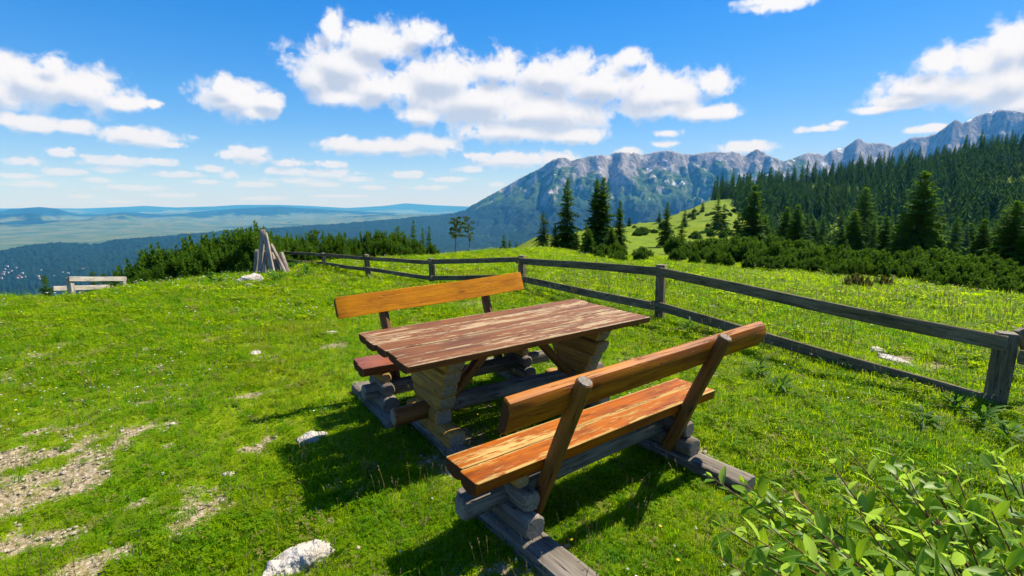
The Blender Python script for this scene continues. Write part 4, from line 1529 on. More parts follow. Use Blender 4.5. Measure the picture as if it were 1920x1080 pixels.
for row in range(4):
    x = 1125 if row < 2 else 1260
    while x < 1990:
        q = x + random.uniform(-8, 8)
        yb = np.interp(q, [a for a, b in RIGHT_BASE], [b for a, b in RIGHT_BASE])
        yt = np.interp(q, [a for a, b in RIGHT_TOP], [b for a, b in RIGHT_TOP])
        p0 = on_ground(q, yb)
        r0 = math.hypot(p0.x, p0.y) + 0.7
        rg = r0 + row * 3.0 + random.uniform(-.4, .4) + (0 if row else .4)
        p = at_range(q, 500, rg)
        f = [0.62, .86, 1.02, 1.12][row] + random.uniform(-.14, .08)
        top = yb + (yt - yb) * f
        hh = height_to(q, top, p)
        if hh > 0.3 and not (1222 < q < 1256):
            shrub(p, min(hh * 1.12, 2.8), random.uniform(.75, 1.15) * min(1.0, 1.2 / hh) ** 0.5, right_label(q, row), 'dwarf pines of the right thicket')
        x += random.uniform(28, 44) * (1.25 if row > 1 else 1)
for i in range(60):
    q = random.uniform(1180, 1440)
    yb = random.uniform(395, 452)
    p = on_ground(q, yb)
    rr_ = math.hypot(p.x, p.y)
    if 90 < rr_ < 320:
        shrub(p, random.uniform(.5, 1.5), random.uniform(.9, 1.4), 'small dark bush dotted over the bright green slope left of the wood', 'bushes on the green slope')
BB = mugo_mesh(850, 1.0, 0.7, 130, M_BROWNBUSH)
shrub(on_ground(1606, 543), 0.46, 1.0, 'yellowish brown juniper bush on the meadow, the larger left one of two', 'brownish bushes on the meadow', 0, BB, 'juniper_bush', 'bush')
shrub(on_ground(1655, 540), 0.38, .9, 'yellowish brown juniper bush on the meadow, the smaller right one of two', 'brownish bushes on the meadow', 0, BB, 'juniper_bush', 'bush')
shrub(on_ground(1336, 490), 0.5, .9, 'lighter yellow green bush at the front edge of the thicket by the grey boulder', None, 0, mugo_mesh(851, 1.0, 0.7, 130, M_PINE), 'light_bush', 'bush')

# ------------------------------------------------------------------ meadow growth: grass, clover, flowers (each one instanced object)


def scatter_tree(nproto):
    ng = bpy.data.node_groups.new('scatter_tufts', 'GeometryNodeTree')
    ng.interface.new_socket('Geometry', in_out='INPUT', socket_type='NodeSocketGeometry')
    ng.interface.new_socket('Geometry', in_out='OUTPUT', socket_type='NodeSocketGeometry')
    N, Lk = ng.nodes, ng.links
    gi, go = N.new('NodeGroupInput'), N.new('NodeGroupOutput')

    def attr(nm, ty):
        a = N.new('GeometryNodeInputNamedAttribute')
        a.data_type = ty
        a.inputs[0].default_value = nm
        return a.outputs[0]
    proto, ispt, rot, scl = attr('proto', 'INT'), attr('ispt', 'BOOLEAN'), attr('rot', 'FLOAT_VECTOR'), attr('scl', 'FLOAT')
    sp = N.new('GeometryNodeSeparateGeometry')
    sp.domain = 'POINT'
    Lk.new(gi.outputs[0], sp.inputs[0])
    Lk.new(ispt, sp.inputs[1])
    jn = N.new('GeometryNodeJoinGeometry')
    for k in range(nproto):
        cmpn = N.new('FunctionNodeCompare')
        cmpn.data_type = 'INT'
        cmpn.operation = 'EQUAL'
        Lk.new(proto, cmpn.inputs[2])
        cmpn.inputs[3].default_value = k
        s2 = N.new('GeometryNodeSeparateGeometry')
        s2.domain = 'POINT'
        Lk.new(sp.outputs[1], s2.inputs[0])
        Lk.new(cmpn.outputs[0], s2.inputs[1])
        ip = N.new('GeometryNodeInstanceOnPoints')
        Lk.new(sp.outputs[0], ip.inputs['Points'])
        Lk.new(cmpn.outputs[0], ip.inputs['Selection'])
        Lk.new(s2.outputs[0], ip.inputs['Instance'])
        Lk.new(rot, ip.inputs['Rotation'])
        Lk.new(scl, ip.inputs['Scale'])
        Lk.new(ip.outputs[0], jn.inputs[0])
    Lk.new(jn.outputs[0], go.inputs[0])
    return ng


def scatter(name, label, protos, mats, P, kinds, rots, scl, tint):
    V, F, mi, pr = [], [], [], []
    for k, mb in enumerate(protos):
        b = len(V)
        V += mb.v
        F += [[b + i for i in f] for f in mb.f]
        mi += mb.mi
        pr += [k] * len(mb.v)
    nv, npnt = len(V), len(P)
    me = bpy.data.meshes.new(name)
    me.from_pydata(V + [tuple(p) for p in P], [], F)
    for m in mats:
        me.materials.append(m)
    me.polygons.foreach_set('material_index', np.asarray(mi, np.int32))

    def put(nm, ty, vals, key='value'):
        a = me.attributes.new(nm, ty, 'POINT')
        a.data.foreach_set(key, vals)
    put('proto', 'INT', np.concatenate([np.asarray(pr, np.int32), np.asarray(kinds, np.int32)]))
    put('ispt', 'BOOLEAN', np.concatenate([np.zeros(nv, bool), np.ones(npnt, bool)]))
    put('rot', 'FLOAT_VECTOR', np.concatenate([np.zeros((nv, 3), np.float32), np.asarray(rots, np.float32)]).ravel(), 'vector')
    put('scl', 'FLOAT', np.concatenate([np.ones(nv, np.float32), np.asarray(scl, np.float32)]))
    put('tint', 'FLOAT', np.concatenate([np.zeros(nv, np.float32), np.asarray(tint, np.float32)]))
    o = link(name, me)
    md = o.modifiers.new('scatter', 'NODES')
    md.node_group = scatter_tree(len(protos))
    return tag(o, label, 'plants', None, 'stuff')


def blade(mb, p, a, h, bend, w, mi=0, nseg=3):
    ca, sa = math.cos(a), math.sin(a)
    px_, py_ = -sa * w / 2, ca * w / 2
    vs, fs = [], []
    for i in range(nseg):
        q = i / nseg
        ww = 1 - 0.75 * q
        o = bend * q * q
        z = h * (q - 0.22 * bend / max(h, .01) * q * q)
        c = (p[0] + ca * o, p[1] + sa * o, p[2] + z)
        vs += [(c[0] - px_ * ww, c[1] - py_ * ww, c[2]), (c[0] + px_ * ww, c[1] + py_ * ww, c[2])]
    vs.append((p[0] + ca * bend, p[1] + sa * bend, p[2] + h * (1 - .22 * bend / max(h, .01))))
    for i in range(nseg - 1):
        fs.append([2 * i, 2 * i + 1, 2 * i + 3, 2 * i + 2])
    fs.append([2 * nseg - 2, 2 * nseg - 1, 2 * nseg])
    mb.add(vs, fs, mi)


def tuft(seed, n, rad, h, w, bend=.5):
    rnd = random.Random(seed)
    mb = MB()
    for i in range(n):
        a, r = rnd.uniform(0, 6.28), rad * math.sqrt(rnd.random())
        hh = h * rnd.uniform(.5, 1.15)
        blade(mb, (math.cos(a) * r, math.sin(a) * r, -.01), a + rnd.gauss(0, 1.0), hh, hh * rnd.uniform(.1, 1.0) * bend * 1.6, w * rnd.uniform(.7, 1.3), 0, 3 if h > .05 else 2)
    return mb


def clover(seed, n, rad, h):
    rnd = random.Random(seed)
    mb = MB()
    for i in range(n):
        a, r = rnd.uniform(0, 6.28), rad * math.sqrt(rnd.random())
        c = Vector((math.cos(a) * r, math.sin(a) * r, h * rnd.uniform(.3, 1)))
        for k in range(3):
            b = a + k * 2.09
            d = Vector((math.cos(b), math.sin(b), rnd.uniform(-.2, .45)))
            s = Vector((-math.sin(b), math.cos(b), rnd.uniform(-.2, .2)))
            l = rnd.uniform(.009, .015)
            mb.add([c, c + d * l * .7 - s * l * .5, c + d * l * 1.25, c + d * l * .7 + s * l * .5], [[0, 1, 2, 3]])
    return mb


def sample_field(n_target, rmin, rmax, dens_pow, rs, half=1.2, keep=None):
    """points denser towards the viewer: density ~ r**-dens_pow"""
    e = 2 - dens_pow
    u = rs.rand(n_target)
    r = (rmin ** e + u * (rmax ** e - rmin ** e)) ** (1 / e)
    a = rs.uniform(-half, half, n_target)
    x, y = r * np.sin(a), r * np.cos(a)
    ok = np.ones(n_target, bool)
    px = px_of_az(a)
    rc = np.interp(px, _CR_PX, _CR_R) + 3.5
    ok &= (r < rc) | (px > 900)
    # not below the sleepers, nor inside rocks
    for (cx, cy_, th, l0, l1, hw) in BLOCKS:
        dx, dy = x - cx, y - cy_
        s, t_ = dx * math.cos(th) + dy * math.sin(th), -dx * math.sin(th) + dy * math.cos(th)
        ok &= ~((s > l0) & (s < l1) & (np.abs(t_) < hw))
    for (cx, cy_, rr) in ROCK_W:
        ok &= (x - cx) ** 2 + (y - cy_) ** 2 > (rr * .8) ** 2
    if keep is not None:
        ok &= keep(x, y, r)
    x, y, r = x[ok], y[ok], r[ok]
    return x, y, ground_z(x, y), r


BLOCKS = []
for (cx, cy_, th, flip) in ((0.518, 2.718, 0.647 + PI, 1), (-0.507, 4.18, 0.574, 1)):
    for sx in (-.655, .655):
        ox, oy = cx + sx * math.cos(th), cy_ + sx * math.sin(th)
        BLOCKS.append((ox, oy, th + PI / 2, -.32, .60, .075))
for sx in (-.66, .66):
    BLOCKS.append((-.007 + sx * math.cos(T_YAW), 3.702 + sx * math.sin(T_YAW), T_YAW + PI / 2, -.42, .42, .06))


def grass_mat(name, c1, c2, c3, tcol, tr, dry):
    m, t, out = material(name)
    f = t.n('ShaderNodeAttribute', attribute_name='tint', attribute_type='INSTANCER').outputs['Fac']
    geo = t.n('ShaderNodeNewGeometry')
    flat = t.scaled(geo.outputs['Position'], (1, 1, 0))
    a = t.noise(flat, 0.9, 5, 0.6)
    b = t.noise(flat, 0.035, 4, 0.6)
    d = t.noise(flat, 3.2, 4, 0.6)
    col = t.mix(t.ss(t.m('ADD', t.m('MULTIPLY', a, .7), t.m('MULTIPLY', f, .3)), 0.32, 0.66), c1, c2)
    col = t.mix(t.m('MULTIPLY', t.ss(d, 0.45, 0.7), 0.55), col, c3)
    old = t.ss(t.noise(flat, 0.55, 5, 0.65), 0.50, 0.66)
    sx_ = t.n('ShaderNodeSeparateXYZ', {0: geo.outputs['Position']}).outputs[0]
    old = t.m('MULTIPLY', old, t.ss(sx_, 1.5, -1.5, 0.25, 0.8))
    col = t.mix(t.m('MULTIPLY', old, 0.85), col, (0.20, 0.165, 0.012))
    col = t.mix(t.ss(f, 0.90 - dry, 0.97 - dry), col, (0.26, 0.22, 0.075))
    bsdf(t, out, col, 0.6, 0.08, transl=tr, tcol=t.mix(0.65, col, tcol))
    return m


M_GRASS = grass_mat('meadow_grass', (0.074, 0.195, 0.001), (0.175, 0.285, 0.001), (0.215, 0.250, 0.002), (0.58, 0.80, 0.001), 0.55, 0.04)
M_LUSH = grass_mat('lush_grass', (0.036, 0.130, 0.002), (0.070, 0.195, 0.003), (0.090, 0.20, 0.003), (0.24, 0.60, 0.002), 0.52, -0.05)
M_DRY = grass_mat('straw', (0.22, 0.17, 0.06), (0.30, 0.24, 0.10), (0.20, 0.16, 0.05), (0.36, 0.28, 0.10), 0.3, 0.0)


def simple(name, c, rough=.6, tr=0.3, tcol=None):
    m, t, out = material(name)
    bsdf(t, out, t.n('ShaderNodeRGB').outputs[0] if False else c, rough, .2)
    if tr:
        b = [n for n in m.node_tree.nodes if n.type == 'BSDF_PRINCIPLED'][0]
        q = t.n('ShaderNodeBsdfTranslucent', {'Color': tcol or c})
        t.set(out.inputs[0], t.n('ShaderNodeMixShader', {0: tr, 1: b.outputs[0], 2: q.outputs[0]}).outputs[0])
    return m


M_WHITE = simple('white_petals', (0.78, 0.78, 0.72))
M_YELLOW = simple('yellow_petals', (0.72, 0.52, 0.02))
M_PINK = simple('pink_petals', (0.48, 0.16, 0.34))
M_STEM = simple('flower_stem', (0.07, 0.13, 0.02))
M_SEED = simple('seed_heads', (0.30, 0.22, 0.12))

rs = np.random.RandomState(11)


def tilt(n, amt):
    return np.stack([rs.normal(0, amt, n), rs.normal(0, amt, n), rs.uniform(0, 6.28, n)], -1)


# short turf, everywhere within sight
GP = [tuft(1, 16, .050, .050, .0042), tuft(2, 14, .045, .062, .0045), tuft(3, 18, .06, .042, .004), tuft(4, 12, .04, .075, .0045), clover(5, 16, .055, .03), clover(6, 13, .05, .04)]
x, y, z, r = sample_field(172000, 1.15, 27, 1.35, rs)
b = bare_mask(x, y)
short = sstep(fbm(x * .8, y * .8, 3, 33), .38, .62)
ok = rs.rand(len(x)) > b * 0.86
x, y, z, r, b, short = x[ok], y[ok], z[ok], r[ok], b[ok], short[ok]
# the left of the meadow is trodden short; the right and the far side stand higher
right = sstep(x - 0.10 * y, 0.4, 2.2)
grow = np.clip(r / 5.0, 1.0, 2.6) * (0.80 + 0.25 * right + 0.30 * (short - .5) + 0.12 * sstep(r, 6, 10)) * rs.uniform(.75, 1.3, len(x)) * (1 - .4 * b)
kinds = rs.choice(6, len(x), p=[.22, .20, .20, .14, .14, .10])
scatter('grass', 'short meadow grass and clover around the table and up to the crest', GP, [M_GRASS], np.stack([x, y, z], -1), kinds, tilt(len(x), .18), grow, rs.rand(len(x)))

# higher, greener tussocks
def rosette(seed):
    rnd = random.Random(seed)
    mb = MB()
    for k in range(9):
        a = k * .7 + rnd.uniform(-.2, .2)
        L, w = rnd.uniform(.05, .09), rnd.uniform(.016, .026)
        d, s = Vector((math.cos(a), math.sin(a), 0)), Vector((-math.sin(a), math.cos(a), 0))
        up = rnd.uniform(.25, .9)
        pt = lambda q, e: d * L * q + s * w * e + Vector((0, 0, L * up * (q - .75 * q * q)))
        mb.add([pt(0, -.1), pt(.3, -.4), pt(.7, -.45), pt(1, 0), pt(.7, .45), pt(.3, .4), pt(0, .1), pt(.5, 0)], [[0, 1, 7, 6], [1, 2, 7], [2, 3, 4, 7], [4, 5, 7], [5, 6, 7]])
    return mb


LP = [tuft(21, 22, .055, .13, .0055, .7), tuft(22, 18, .045, .16, .0055, .8), tuft(23, 26, .07, .11, .006, .7), tuft(24, 12, .06, .085, .006, .8), rosette(5)]


def lush_keep(x, y, r):
    m = fbm(x * .75, y * .75, 4, 61)
    px = px_of_az(np.arctan2(x, y))
    dens = sstep(m, .50, .66) * (0.35 + 0.65 * sstep(x - .1 * y, 0.2, 2.0))
    # by the fence foot, and round the leaning posts
    for i in range(3, 6):
        ax, ay, bx, by = FENCE_P[i].x, FENCE_P[i].y, FENCE_P[i + 1].x, FENCE_P[i + 1].y
        t_ = np.clip(((x - ax) * (bx - ax) + (y - ay) * (by - ay)) / ((bx - ax) ** 2 + (by - ay) ** 2), 0, 1)
        dd = np.hypot(x - ax - t_ * (bx - ax), y - ay - t_ * (by - ay))
        dens = np.maximum(dens, np.exp(-(dd / .32) ** 2) * (.75 if i == 5 else .5))
    dens = np.maximum(dens, .9 * np.exp(-((x - SB.x + .1) / 1.6) ** 2 - ((y - SB.y + .6) / .8) ** 2))
    dens = np.maximum(dens, .9 * np.exp(-((x - 2.9) / .5) ** 2 - ((y - 3.0) / .55) ** 2))
    return rs.rand(len(x)) < np.maximum(dens, .16) * (1 - bare_mask(x, y))


x, y, z, r = sample_field(46000, 1.4, 22, 1.2, rs, 1.2, lush_keep)
scatter('tall_grass', 'taller lush grass tussocks along the fence and in clumps over the meadow', LP, [M_LUSH], np.stack([x, y, z], -1), rs.choice(5, len(x), p=[.2, .15, .2, .28, .17]), tilt(len(x), .15),
        np.clip(r / 7, .75, 1.7) * rs.uniform(.5, 1.1, len(x)), rs.rand(len(x)))

# straw and seed stalks
SPR_ = []
for k in range(3):
    mb = MB()
    rnd = random.Random(40 + k)
    if k == 0:
        for i in range(9):
            a = rnd.uniform(0, 6.28)
            blade(mb, (rnd.uniform(-.05, .05), rnd.uniform(-.05, .05), 0), a, rnd.uniform(.02, .05), rnd.uniform(.03, .08), .004, 0, 2)
    else:
        for i in range(2 if k == 1 else 3):
            a = rnd.uniform(0, 6.28)
            h = rnd.uniform(.20, .36)
            bx, by = rnd.uniform(-.04, .04), rnd.uniform(-.04, .04)
            tp = Vector((bx + math.cos(a) * h * .22, by + math.sin(a) * h * .22, h))
            mb.tube([(bx, by, 0), ((bx + tp.x) / 2 - .01, (by + tp.y) / 2, h * .55), tp], [.0016, .0014, .001], 3, 0, False)
            d = Vector((math.cos(a) * .3, math.sin(a) * .3, 1)).normalized()
            for j in range(5):
                c = tp - d * .009 * j
                b_ = j * 2.2
                mb.add([c, c + Vector((math.cos(b_) * .006, math.sin(b_) * .006, .012)), c + d * .018], [[0, 1, 2]], 1)
    SPR_.append(mb)
x, y, z, r = sample_field(12500, 1.2, 20, 1.3, rs, 1.2)
kk = rs.choice(3, len(x), p=[.62, .22, .16])
ok = (kk == 0) | ((x > -0.6) & (rs.rand(len(x)) < .55) & (r < 12)) | ((rs.rand(len(x)) < .35) & (r < 7))
x, y, z, r, kk = x[ok], y[ok], z[ok], r[ok], kk[ok]
scatter('dry_stalks', 'dry straw and thin seed stalks standing in the turf', SPR_, [M_DRY, M_SEED], np.stack([x, y, z], -1), kk, tilt(len(x), .12),
        np.clip(r / 6, .7, 1.8) * rs.uniform(.6, 1.1, len(x)), rs.rand(len(x)))

# loose limestone chips on the bare ground
M_CHIP = simple('limestone_chip', (0.36, 0.31, 0.23), .95, 0)
CH = []
for k in range(3):
    rk = rock_mesh(950 + k, .017, .013, .008, 0)
    mb = MB()
    mb.add([tuple(v.co) for v in rk.vertices], [list(q.vertices) for q in rk.polygons])
    bpy.data.meshes.remove(rk)
    CH.append(mb)
x, y, z, r = sample_field(76000, 1.2, 9, 1.2, rs, 1.2, lambda x, y, r: rs.rand(len(x)) < np.clip(bare_mask(x, y) * 1.1 - .25, 0, .6) + .002)
scatter('stone_chips', 'small limestone chips lying on the bare patches of the turf', CH, [M_CHIP], np.stack([x, y, z], -1), rs.choice(3, len(x)), tilt(len(x), .2),
        rs.gamma(1.3, .32, len(x)) * .75 + .18, rs.rand(len(x)))

# small flowers
FPx = []
for k, m_ in enumerate((1, 1, 2, 3)):
    mb = MB()
    rnd = random.Random(60 + k)
    h = (.07, .11, .08, .13)[k]
    mb.tube([(0, 0, 0), (.008, 0, h)], [.0014, .0012], 3, 0, False)
    c = Vector((.008, 0, h))
    if k in (0, 3):        # clover-like ball of small florets
        for j in range(14):
            d = Vector((rnd.gauss(0, 1), rnd.gauss(0, 1), rnd.gauss(.4, .8))).normalized()
            s = d.cross(Vector((.3, .2, 1))).normalized() * .004
            mb.add([c + s, c - s, c + d * .013], [[0, 1, 2]], m_)
    else:
        for j in range(7):
            a = j * 2 * PI / 7
            d, s = Vector((math.cos(a), math.sin(a), .25)), Vector((-math.sin(a), math.cos(a), 0))
            mb.add([c, c + d * .008 - s * .004, c + d * .013, c + d * .008 + s * .004], [[0, 1, 2, 3]], m_)
    FPx.append(mb)


def flower_keep(x, y, r):
    m = fbm(x * .5, y * .5, 3, 88)
    return rs.rand(len(x)) < sstep(m, .42, .62) * (.25 + .75 * sstep(r, 2.5, 6)) * (1 - bare_mask(x, y))


x, y, z, r = sample_field(11500, 1.6, 26, 1.0, rs, 1.2, flower_keep)
scatter('wildflowers', 'small white, yellow and pink flowers sprinkled through the meadow', FPx, [M_STEM, M_WHITE, M_YELLOW, M_PINK], np.stack([x, y, z], -1),
        rs.choice(4, len(x), p=[.46, .28, .22, .04]), tilt(len(x), .15), np.clip(r / 8, .8, 1.7) * rs.uniform(.6, 1.1, len(x)), rs.rand(len(x)))

# ------------------------------------------------------------------ broad-leaved weeds by the fence and the stones
M_WEED = leaf_mat('weed_leaves', (0.040, 0.115, 0.010), (0.070, 0.160, 0.014), (0.16, 0.36, 0.012), .38, .6, .12)


def leaf_mesh(name, L, Wd, mat, fold=.25, curl=.25, serr=0.0, n=5):
    vs, fs = [], []
    for i in range(n + 1):
        q = i / n
        w = Wd * .5 * math.sin(PI * min(1, q ** 1.05 * .98 + .01)) ** .75 * (1 + (serr if i % 2 else -serr))
        z = -curl * L * q * q
        x_ = L * q * (1 - .12 * curl * q)
        vs += [(x_, -w, z + w * fold), (x_, 0, z), (x_, w, z + w * fold)]
    for i in range(n):
        a = 3 * i
        fs += [[a, a + 3, a + 4, a + 1], [a + 1, a + 4, a + 5, a + 2]]
    return npmesh(name, vs, fs, [mat], True)


WL = [leaf_mesh('leaf', .14, .026, M_WEED, .3, .45, .22, 8), leaf_mesh('leaf', .10, .030, M_WEED, .25, .4, .1, 6)]
WEEDS = [
    (1790, 770, 'dense weed with long toothed leaves at the foot of the right fence post'),
    (1840, 800, 'leafy green weed right below the right fence post'),
    (1730, 800, 'broad weed in the dark grass left of the right fence post'),
    (1890, 830, 'weed with narrow leaves at the right picture edge under the fence'),
    (1420, 705, 'thistle like weed just right of the near bench backrest under the fence rail'),
    (1460, 735, 'spreading leafy weed in the grass right of the near bench'),
    (1290, 628, 'leafy weed beneath the rail right of the middle fence post'),
    (1060, 535, 'small weed by the fence corner behind the far bench'),
    (408, 532, 'bushy green nettle clump left of the white rock heap'),
    (520, 530, 'bushy green nettle clump right of the white rock heap'),
    (575, 520, 'low nettle clump right of the leaning posts'),
    (440, 519, 'nettle clump behind the white rock heap'),
    (545, 508, 'nettle clump at the foot of the right leaning posts'),
    (745, 545, 'dark green weed patch in the meadow behind the far bench'),
]
for i, (px_, py_, lab) in enumerate(WEEDS):
    p = on_ground(px_, py_)
    o = empty('weed', p)
    tag(o, lab, 'weed')
    rnd = random.Random(900 + i)
    big = 1.0 if px_ > 700 else 2.0
    for k in range(26 if px_ > 700 else 34):
        c = bpy.data.objects.new('leaf', WL[k % 2])
        COL.objects.link(c)
        c.parent = o
        a = rnd.uniform(0, 6.28)
        q = rnd.random()
        s = big * rnd.uniform(.6, 1.15)
        c.matrix_basis = Matrix.Translation((math.cos(a) * .05 * q * big, math.sin(a) * .05 * q * big, rnd.uniform(0, .11) * big)) @ Euler((rnd.uniform(-.3, .3), -rnd.uniform(.15, 1.25), a + rnd.uniform(-.5, .5)), 'XYZ').to_matrix().to_4x4() @ Matrix.Scale(s, 4)

# ------------------------------------------------------------------ willow bush in the right foreground
M_WILLOW, t, out = material('willow_leaf')
rnd_ = t.n('ShaderNodeObjectInfo').outputs['Random']
ri = t.n('ShaderNodeNewGeometry').outputs['Random Per Island']
fr = t.n('ShaderNodeMath', {0: t.m('MULTIPLY_ADD', ri, 7.31, t.m('MULTIPLY', rnd_, 3.17))}, operation='FRACT').outputs[0]
co = t.n('ShaderNodeTexCoord').outputs['Object']
s_ = t.n('ShaderNodeSeparateXYZ', {0: co})
ve = t.m('ABSOLUTE', s_.outputs[1])
vein = t.m('SINE', t.m('MULTIPLY', t.m('SUBTRACT', s_.outputs[0], t.m('MULTIPLY', ve, .8)), 620.0))
mid = t.ss(ve, .0016, .0004)
base = t.mix(fr, (0.055, 0.160, 0.004), (0.180, 0.315, 0.008))
base = t.mix(t.ss(fr, .965, .985), base, (0.32, 0.20, 0.03))
back = t.n('ShaderNodeNewGeometry').outputs['Backfacing']
base = t.mix(t.m('MULTIPLY', back, .55), base, (0.26, 0.36, 0.20))
lc = t.mix(t.m('MULTIPLY', t.ss(vein, .6, 1.0), .25), base, (0.24, 0.36, 0.06))
lc = t.mix(mid, lc, (0.34, 0.42, 0.12))
bsdf(t, out, lc, .45, .22, transl=.50, tcol=t.mix(.6, lc, (0.50, 0.75, 0.015)))
M_TWIG = wood('willow_twig', (0.12, 0.045, 0.02), (0.24, 0.11, 0.04), rough=.5, crack=.2)
WLF = [leaf_mesh('leaf', .084, .037, M_WILLOW, .28, .18, .03, 7), leaf_mesh('leaf', .076, .039, M_WILLOW, .18, .30, .03, 7), leaf_mesh('leaf', .094, .037, M_WILLOW, .32, .08, .03, 7), leaf_mesh('leaf', .046, .020, M_WILLOW, .40, .15, .02, 6)]


def img_point(px_, py_, depth):
    d = ray(px_, py_)
    return Vector(d * depth) + Vector((0, 0, CAM_H))


WB = Vector((1.95, 1.32, 0.02))
willow = empty('willow_bush', WB)
tag(willow, 'leafy willow bush with reddish twigs filling the lower right corner', 'bush')
rnd = random.Random(77)
# twigs: tips seen at these places; the bush leans in from the right
TIPS = [(1335, 895, 1.95), (1395, 905, 1.9), (1420, 930, 1.85), (1465, 915, 1.85), (1500, 960, 1.75), (1555, 862, 1.95), (1575, 925, 1.8), (1600, 855, 2.0), (1650, 862, 1.9), (1668, 845, 2.05), (1700, 890, 1.8),
        (1712, 870, 1.9), (1770, 905, 1.75), (1790, 880, 1.85), (1862, 858, 1.75), (1880, 870, 1.6), (1915, 900, 1.6), (1950, 880, 1.7),
        (1350, 985, 1.75), (1345, 1040, 1.7), (1400, 1000, 1.65), (1440, 985, 1.6), (1540, 1000, 1.55), (1610, 960, 1.65), (1650, 980, 1.5), (1720, 985, 1.5), (1800, 975, 1.5), (1860, 960, 1.45), (1900, 1000, 1.4),
        (1430, 1060, 1.55), (1520, 1050, 1.5), (1590, 1040, 1.45), (1680, 1050, 1.4), (1780, 1050, 1.38), (1880, 1060, 1.35), (1380, 1090, 1.6), (1740, 1100, 1.3), (1480, 1120, 1.45), (1620, 1120, 1.35)]
slots = []
tw = MB()
for i, (px_, py_, dp) in enumerate(TIPS):
    tip = img_point(px_, py_, dp)
    if tip.z < .10:
        tip.z = .10
    a = WB + Vector((rnd.uniform(-.25, .12), rnd.uniform(-.15, .15), 0))
    midp = a.lerp(tip, .52) + Vector((rnd.uniform(-.05, .05), rnd.uniform(-.05, .05), -.10 + .02 * rnd.random()))
    midp.z = max(midp.z, .07)
    pts = []
    for q in range(11):
        f = q / 10
        pts.append(a * (1 - f) ** 2 + midp * 2 * f * (1 - f) + tip * f * f)
    tw.tube(pts, [.0085 * (1 - f * .80 / 10) for f in range(11)], 6)
    ln = sum((pts[q + 1] - pts[q]).length for q in range(10))
    nl = int(ln / .042)
    for k in range(nl):
        f = 0.22 + .78 * (k + .5) / nl
        q = min(9, int(f * 10))
        p = pts[q].lerp(pts[q + 1], f * 10 - q)
        d = (pts[q + 1] - pts[q]).normalized()
        slots.append((p, d, k * 2.4 + rnd.uniform(-.5, .5), f, rnd.uniform(.5, 1.2), 1.0))
    for k in range(3):
        slots.append((tip, (tip - pts[8]).normalized(), k * 2.1, 1.1, rnd.uniform(.5, .8), .4))
        # side twigs
    for k in range(2):
        f = rnd.uniform(.45, .85)
        q = int(f * 10)
        p = pts[q]
        d = (pts[q + 1] - pts[q]).normalized()
        e = p + (d * .9 + Vector((rnd.uniform(-.6, .3), rnd.uniform(-.5, .5), rnd.uniform(.1, .8)))).normalized() * rnd.uniform(.10, .20)
        tw.tube([p, (p + e) / 2, e], [.003, .0025, .0015], 5)
        for j in range(6):
            slots.append((p.lerp(e, (j + 1) / 6), (e - p).normalized(), j * 2.4, .5 + j / 10, rnd.uniform(.6, 1.05), .8))
link('twigs', tw.mesh('twigs', [M_TWIG], True), willow, Matrix.Identity(4))


def leaf_matrix(p, d, a, f, s, spread):
    u = d.cross(Vector((0, 0, 1)))
    if u.length < 1e-3:
        u = Vector((1, 0, 0))
    u.normalize()
    v = u.cross(d)
    out_ = (u * math.cos(a) + v * math.sin(a))
    xd = (d * (.75 if spread > .6 else 1.3) + out_ * spread + Vector((0, 0, .12))).normalized()
    zd = Vector((rnd.gauss(0, .35), rnd.gauss(0, .35) + .15, 1.0)).normalized()
    yd = zd.cross(xd)
    if yd.length < .05:
        yd = Vector((0, 1, 0))
    yd.normalize()
    zd = xd.cross(yd)
    m = Matrix((xd, yd, zd)).transposed().to_4x4()
    m = m @ Matrix.Scale(s, 4)
    m.translation = p
    return m


def seen(p):
    v = np.array([p.x, p.y, p.z - CAM_H])
    z = v @ _fw
    qx, qy = 960 + FPX * v[0] / z, 540 - FPX * (v @ _up) / z
    return (1300 < qx < 1930) and (800 < qy < 1090), z


order = sorted(slots, key=lambda s: (not seen(s[0])[0], seen(s[0])[1]))
restl = MB()
winv = parent_inv(willow)
for i, s in enumerate(order):
    k = 3 if s[5] < .6 else rnd.randrange(3)
    m = leaf_matrix(*s)
    if i < 299:
        c = bpy.data.objects.new('leaf', WLF[k])
        COL.objects.link(c)
        c.parent = willow
        c.matrix_basis = winv @ m
    else:
        me = WLF[k]
        restl.add([m @ v.co for v in me.vertices], [list(pl.vertices) for pl in me.polygons])
o = link('leaves', restl.mesh('leaves', [M_WILLOW], True), willow, Matrix.Identity(4))
o['kind'] = 'stuff'

# ------------------------------------------------------------------ villages down in the valley
M_WALLW = simple('white_plaster', (0.50, 0.48, 0.45), .9, 0)
M_ROOFR = simple('red_roof', (0.36, 0.12, 0.07), .8, 0)
M_ROOFG = simple('grey_roof', (0.30, 0.30, 0.31), .7, 0)


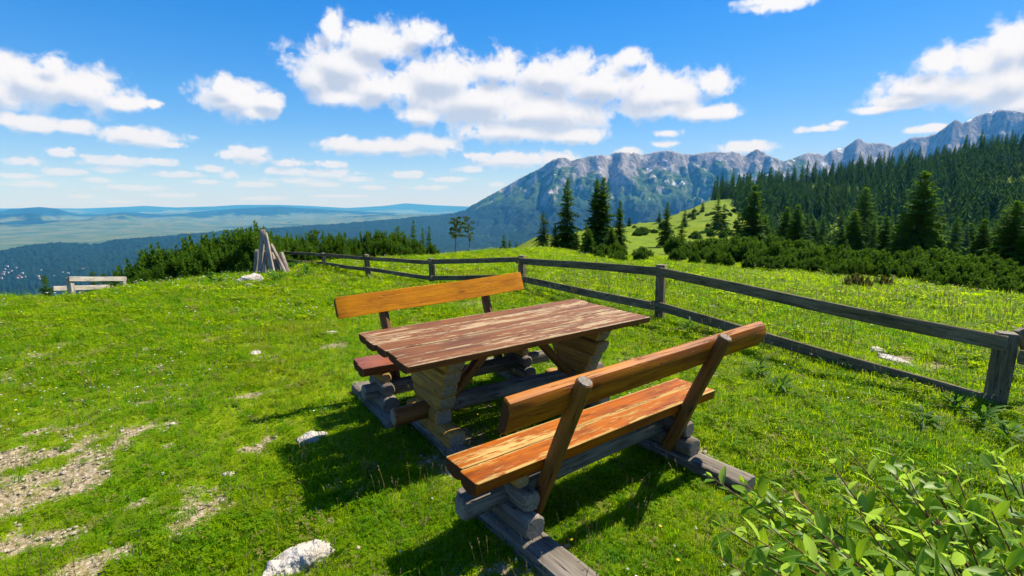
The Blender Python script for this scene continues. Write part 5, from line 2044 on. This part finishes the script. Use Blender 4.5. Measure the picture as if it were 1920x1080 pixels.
def house_meshes(w, d, h, roof):
    mb = MB()
    x_, y_ = w / 2, d / 2
    mb.add([(-x_, -y_, -4), (x_, -y_, -4), (x_, y_, -4), (-x_, y_, -4), (-x_, -y_, h), (x_, -y_, h), (x_, y_, h), (-x_, y_, h), (-x_, 0, h + d * .38), (x_, 0, h + d * .38)],
           [[0, 1, 5, 4], [2, 3, 7, 6], [1, 2, 6, 9, 5], [3, 0, 4, 8, 7]])
    rb = MB()
    e = .5
    rz_, ez = h + d * .38 + .25, h - e * .76 + .25
    for s in (-1, 1):
        rb.add([(-x_ - e, s * (y_ + e), ez), (x_ + e, s * (y_ + e), ez), (x_ + e, 0, rz_), (-x_ - e, 0, rz_), (-x_ - e, s * (y_ + e), ez + .3), (x_ + e, s * (y_ + e), ez + .3), (x_ + e, 0, rz_ + .3), (-x_ - e, 0, rz_ + .3)],
               [[0, 1, 2, 3], [4, 5, 6, 7], [0, 1, 5, 4], [1, 2, 6, 5], [0, 3, 7, 4]])
    return mb.mesh('wall', [M_WALLW]), rb.mesh('roof', [roof])


HM = [house_meshes(13, 9, 6, M_ROOFR), house_meshes(16, 10, 8, M_ROOFG), house_meshes(20, 11, 9, M_ROOFR), house_meshes(34, 13, 12, M_ROOFG)]
HOUSES = [(10, 505), (14, 500), (6, 515), (3, 522), (31, 503), (22, 509), (36, 517), (42, 513), (40, 521), (48, 519), (8, 511), (33, 522), (74, 523), (78, 507), (156, 505), (118, 511), (128, 513), (72, 519), (102, 518), (16, 512)]
for i, (px_, py_) in enumerate(HOUSES):
    az = azel(px_, py_)[0]
    rr_ = np.linspace(700, 3500, 3000)
    d = ray(px_, py_)
    hr = math.hypot(d[0], d[1])
    zz = mount_fun(np.full(3000, az), rr_)
    los = CAM_H + rr_ / hr * d[2]
    ii = np.nonzero(zz >= los)[0]
    R_ = rr_[ii[0]] if len(ii) else 1900
    o = empty('village_house', (R_ * math.sin(az), R_ * math.cos(az), float(zz[ii[0]] if len(ii) else VALLEY_Z)), random.uniform(-.6, .6))
    tag(o, 'tiny pale house among the trees of the valley village far left', 'house', 'village houses in the valley')
    for nm, me in zip(('wall', 'roof'), HM[(0, 1, 2)[i % 3]]):
        child(o, nm, me, Matrix.Scale(.36, 4))
FARH = [(440, 419), (447, 418), (468, 418), (486, 414), (515, 419), (458, 415), (478, 416), (452, 421)]
for i, (px_, py_) in enumerate(FARH):
    az = azel(px_, py_)[0]
    d = ray(px_, py_)
    hr = math.hypot(d[0], d[1])
    R_ = min(9500, (VALLEY_Z - CAM_H) / d[2] * hr)
    zz = float(valley_fun(np.array([az]), np.array([R_]))[0])
    o = empty('far_building', (R_ * math.sin(az), R_ * math.cos(az), zz), random.uniform(-.5, .5))
    tag(o, 'white speck of a farm building on the far plain above the leaning posts', 'building', 'far farm buildings on the plain')
    for nm, me in zip(('wall', 'roof'), HM[3]):
        child(o, nm, me, Matrix.Scale(.8, 4))
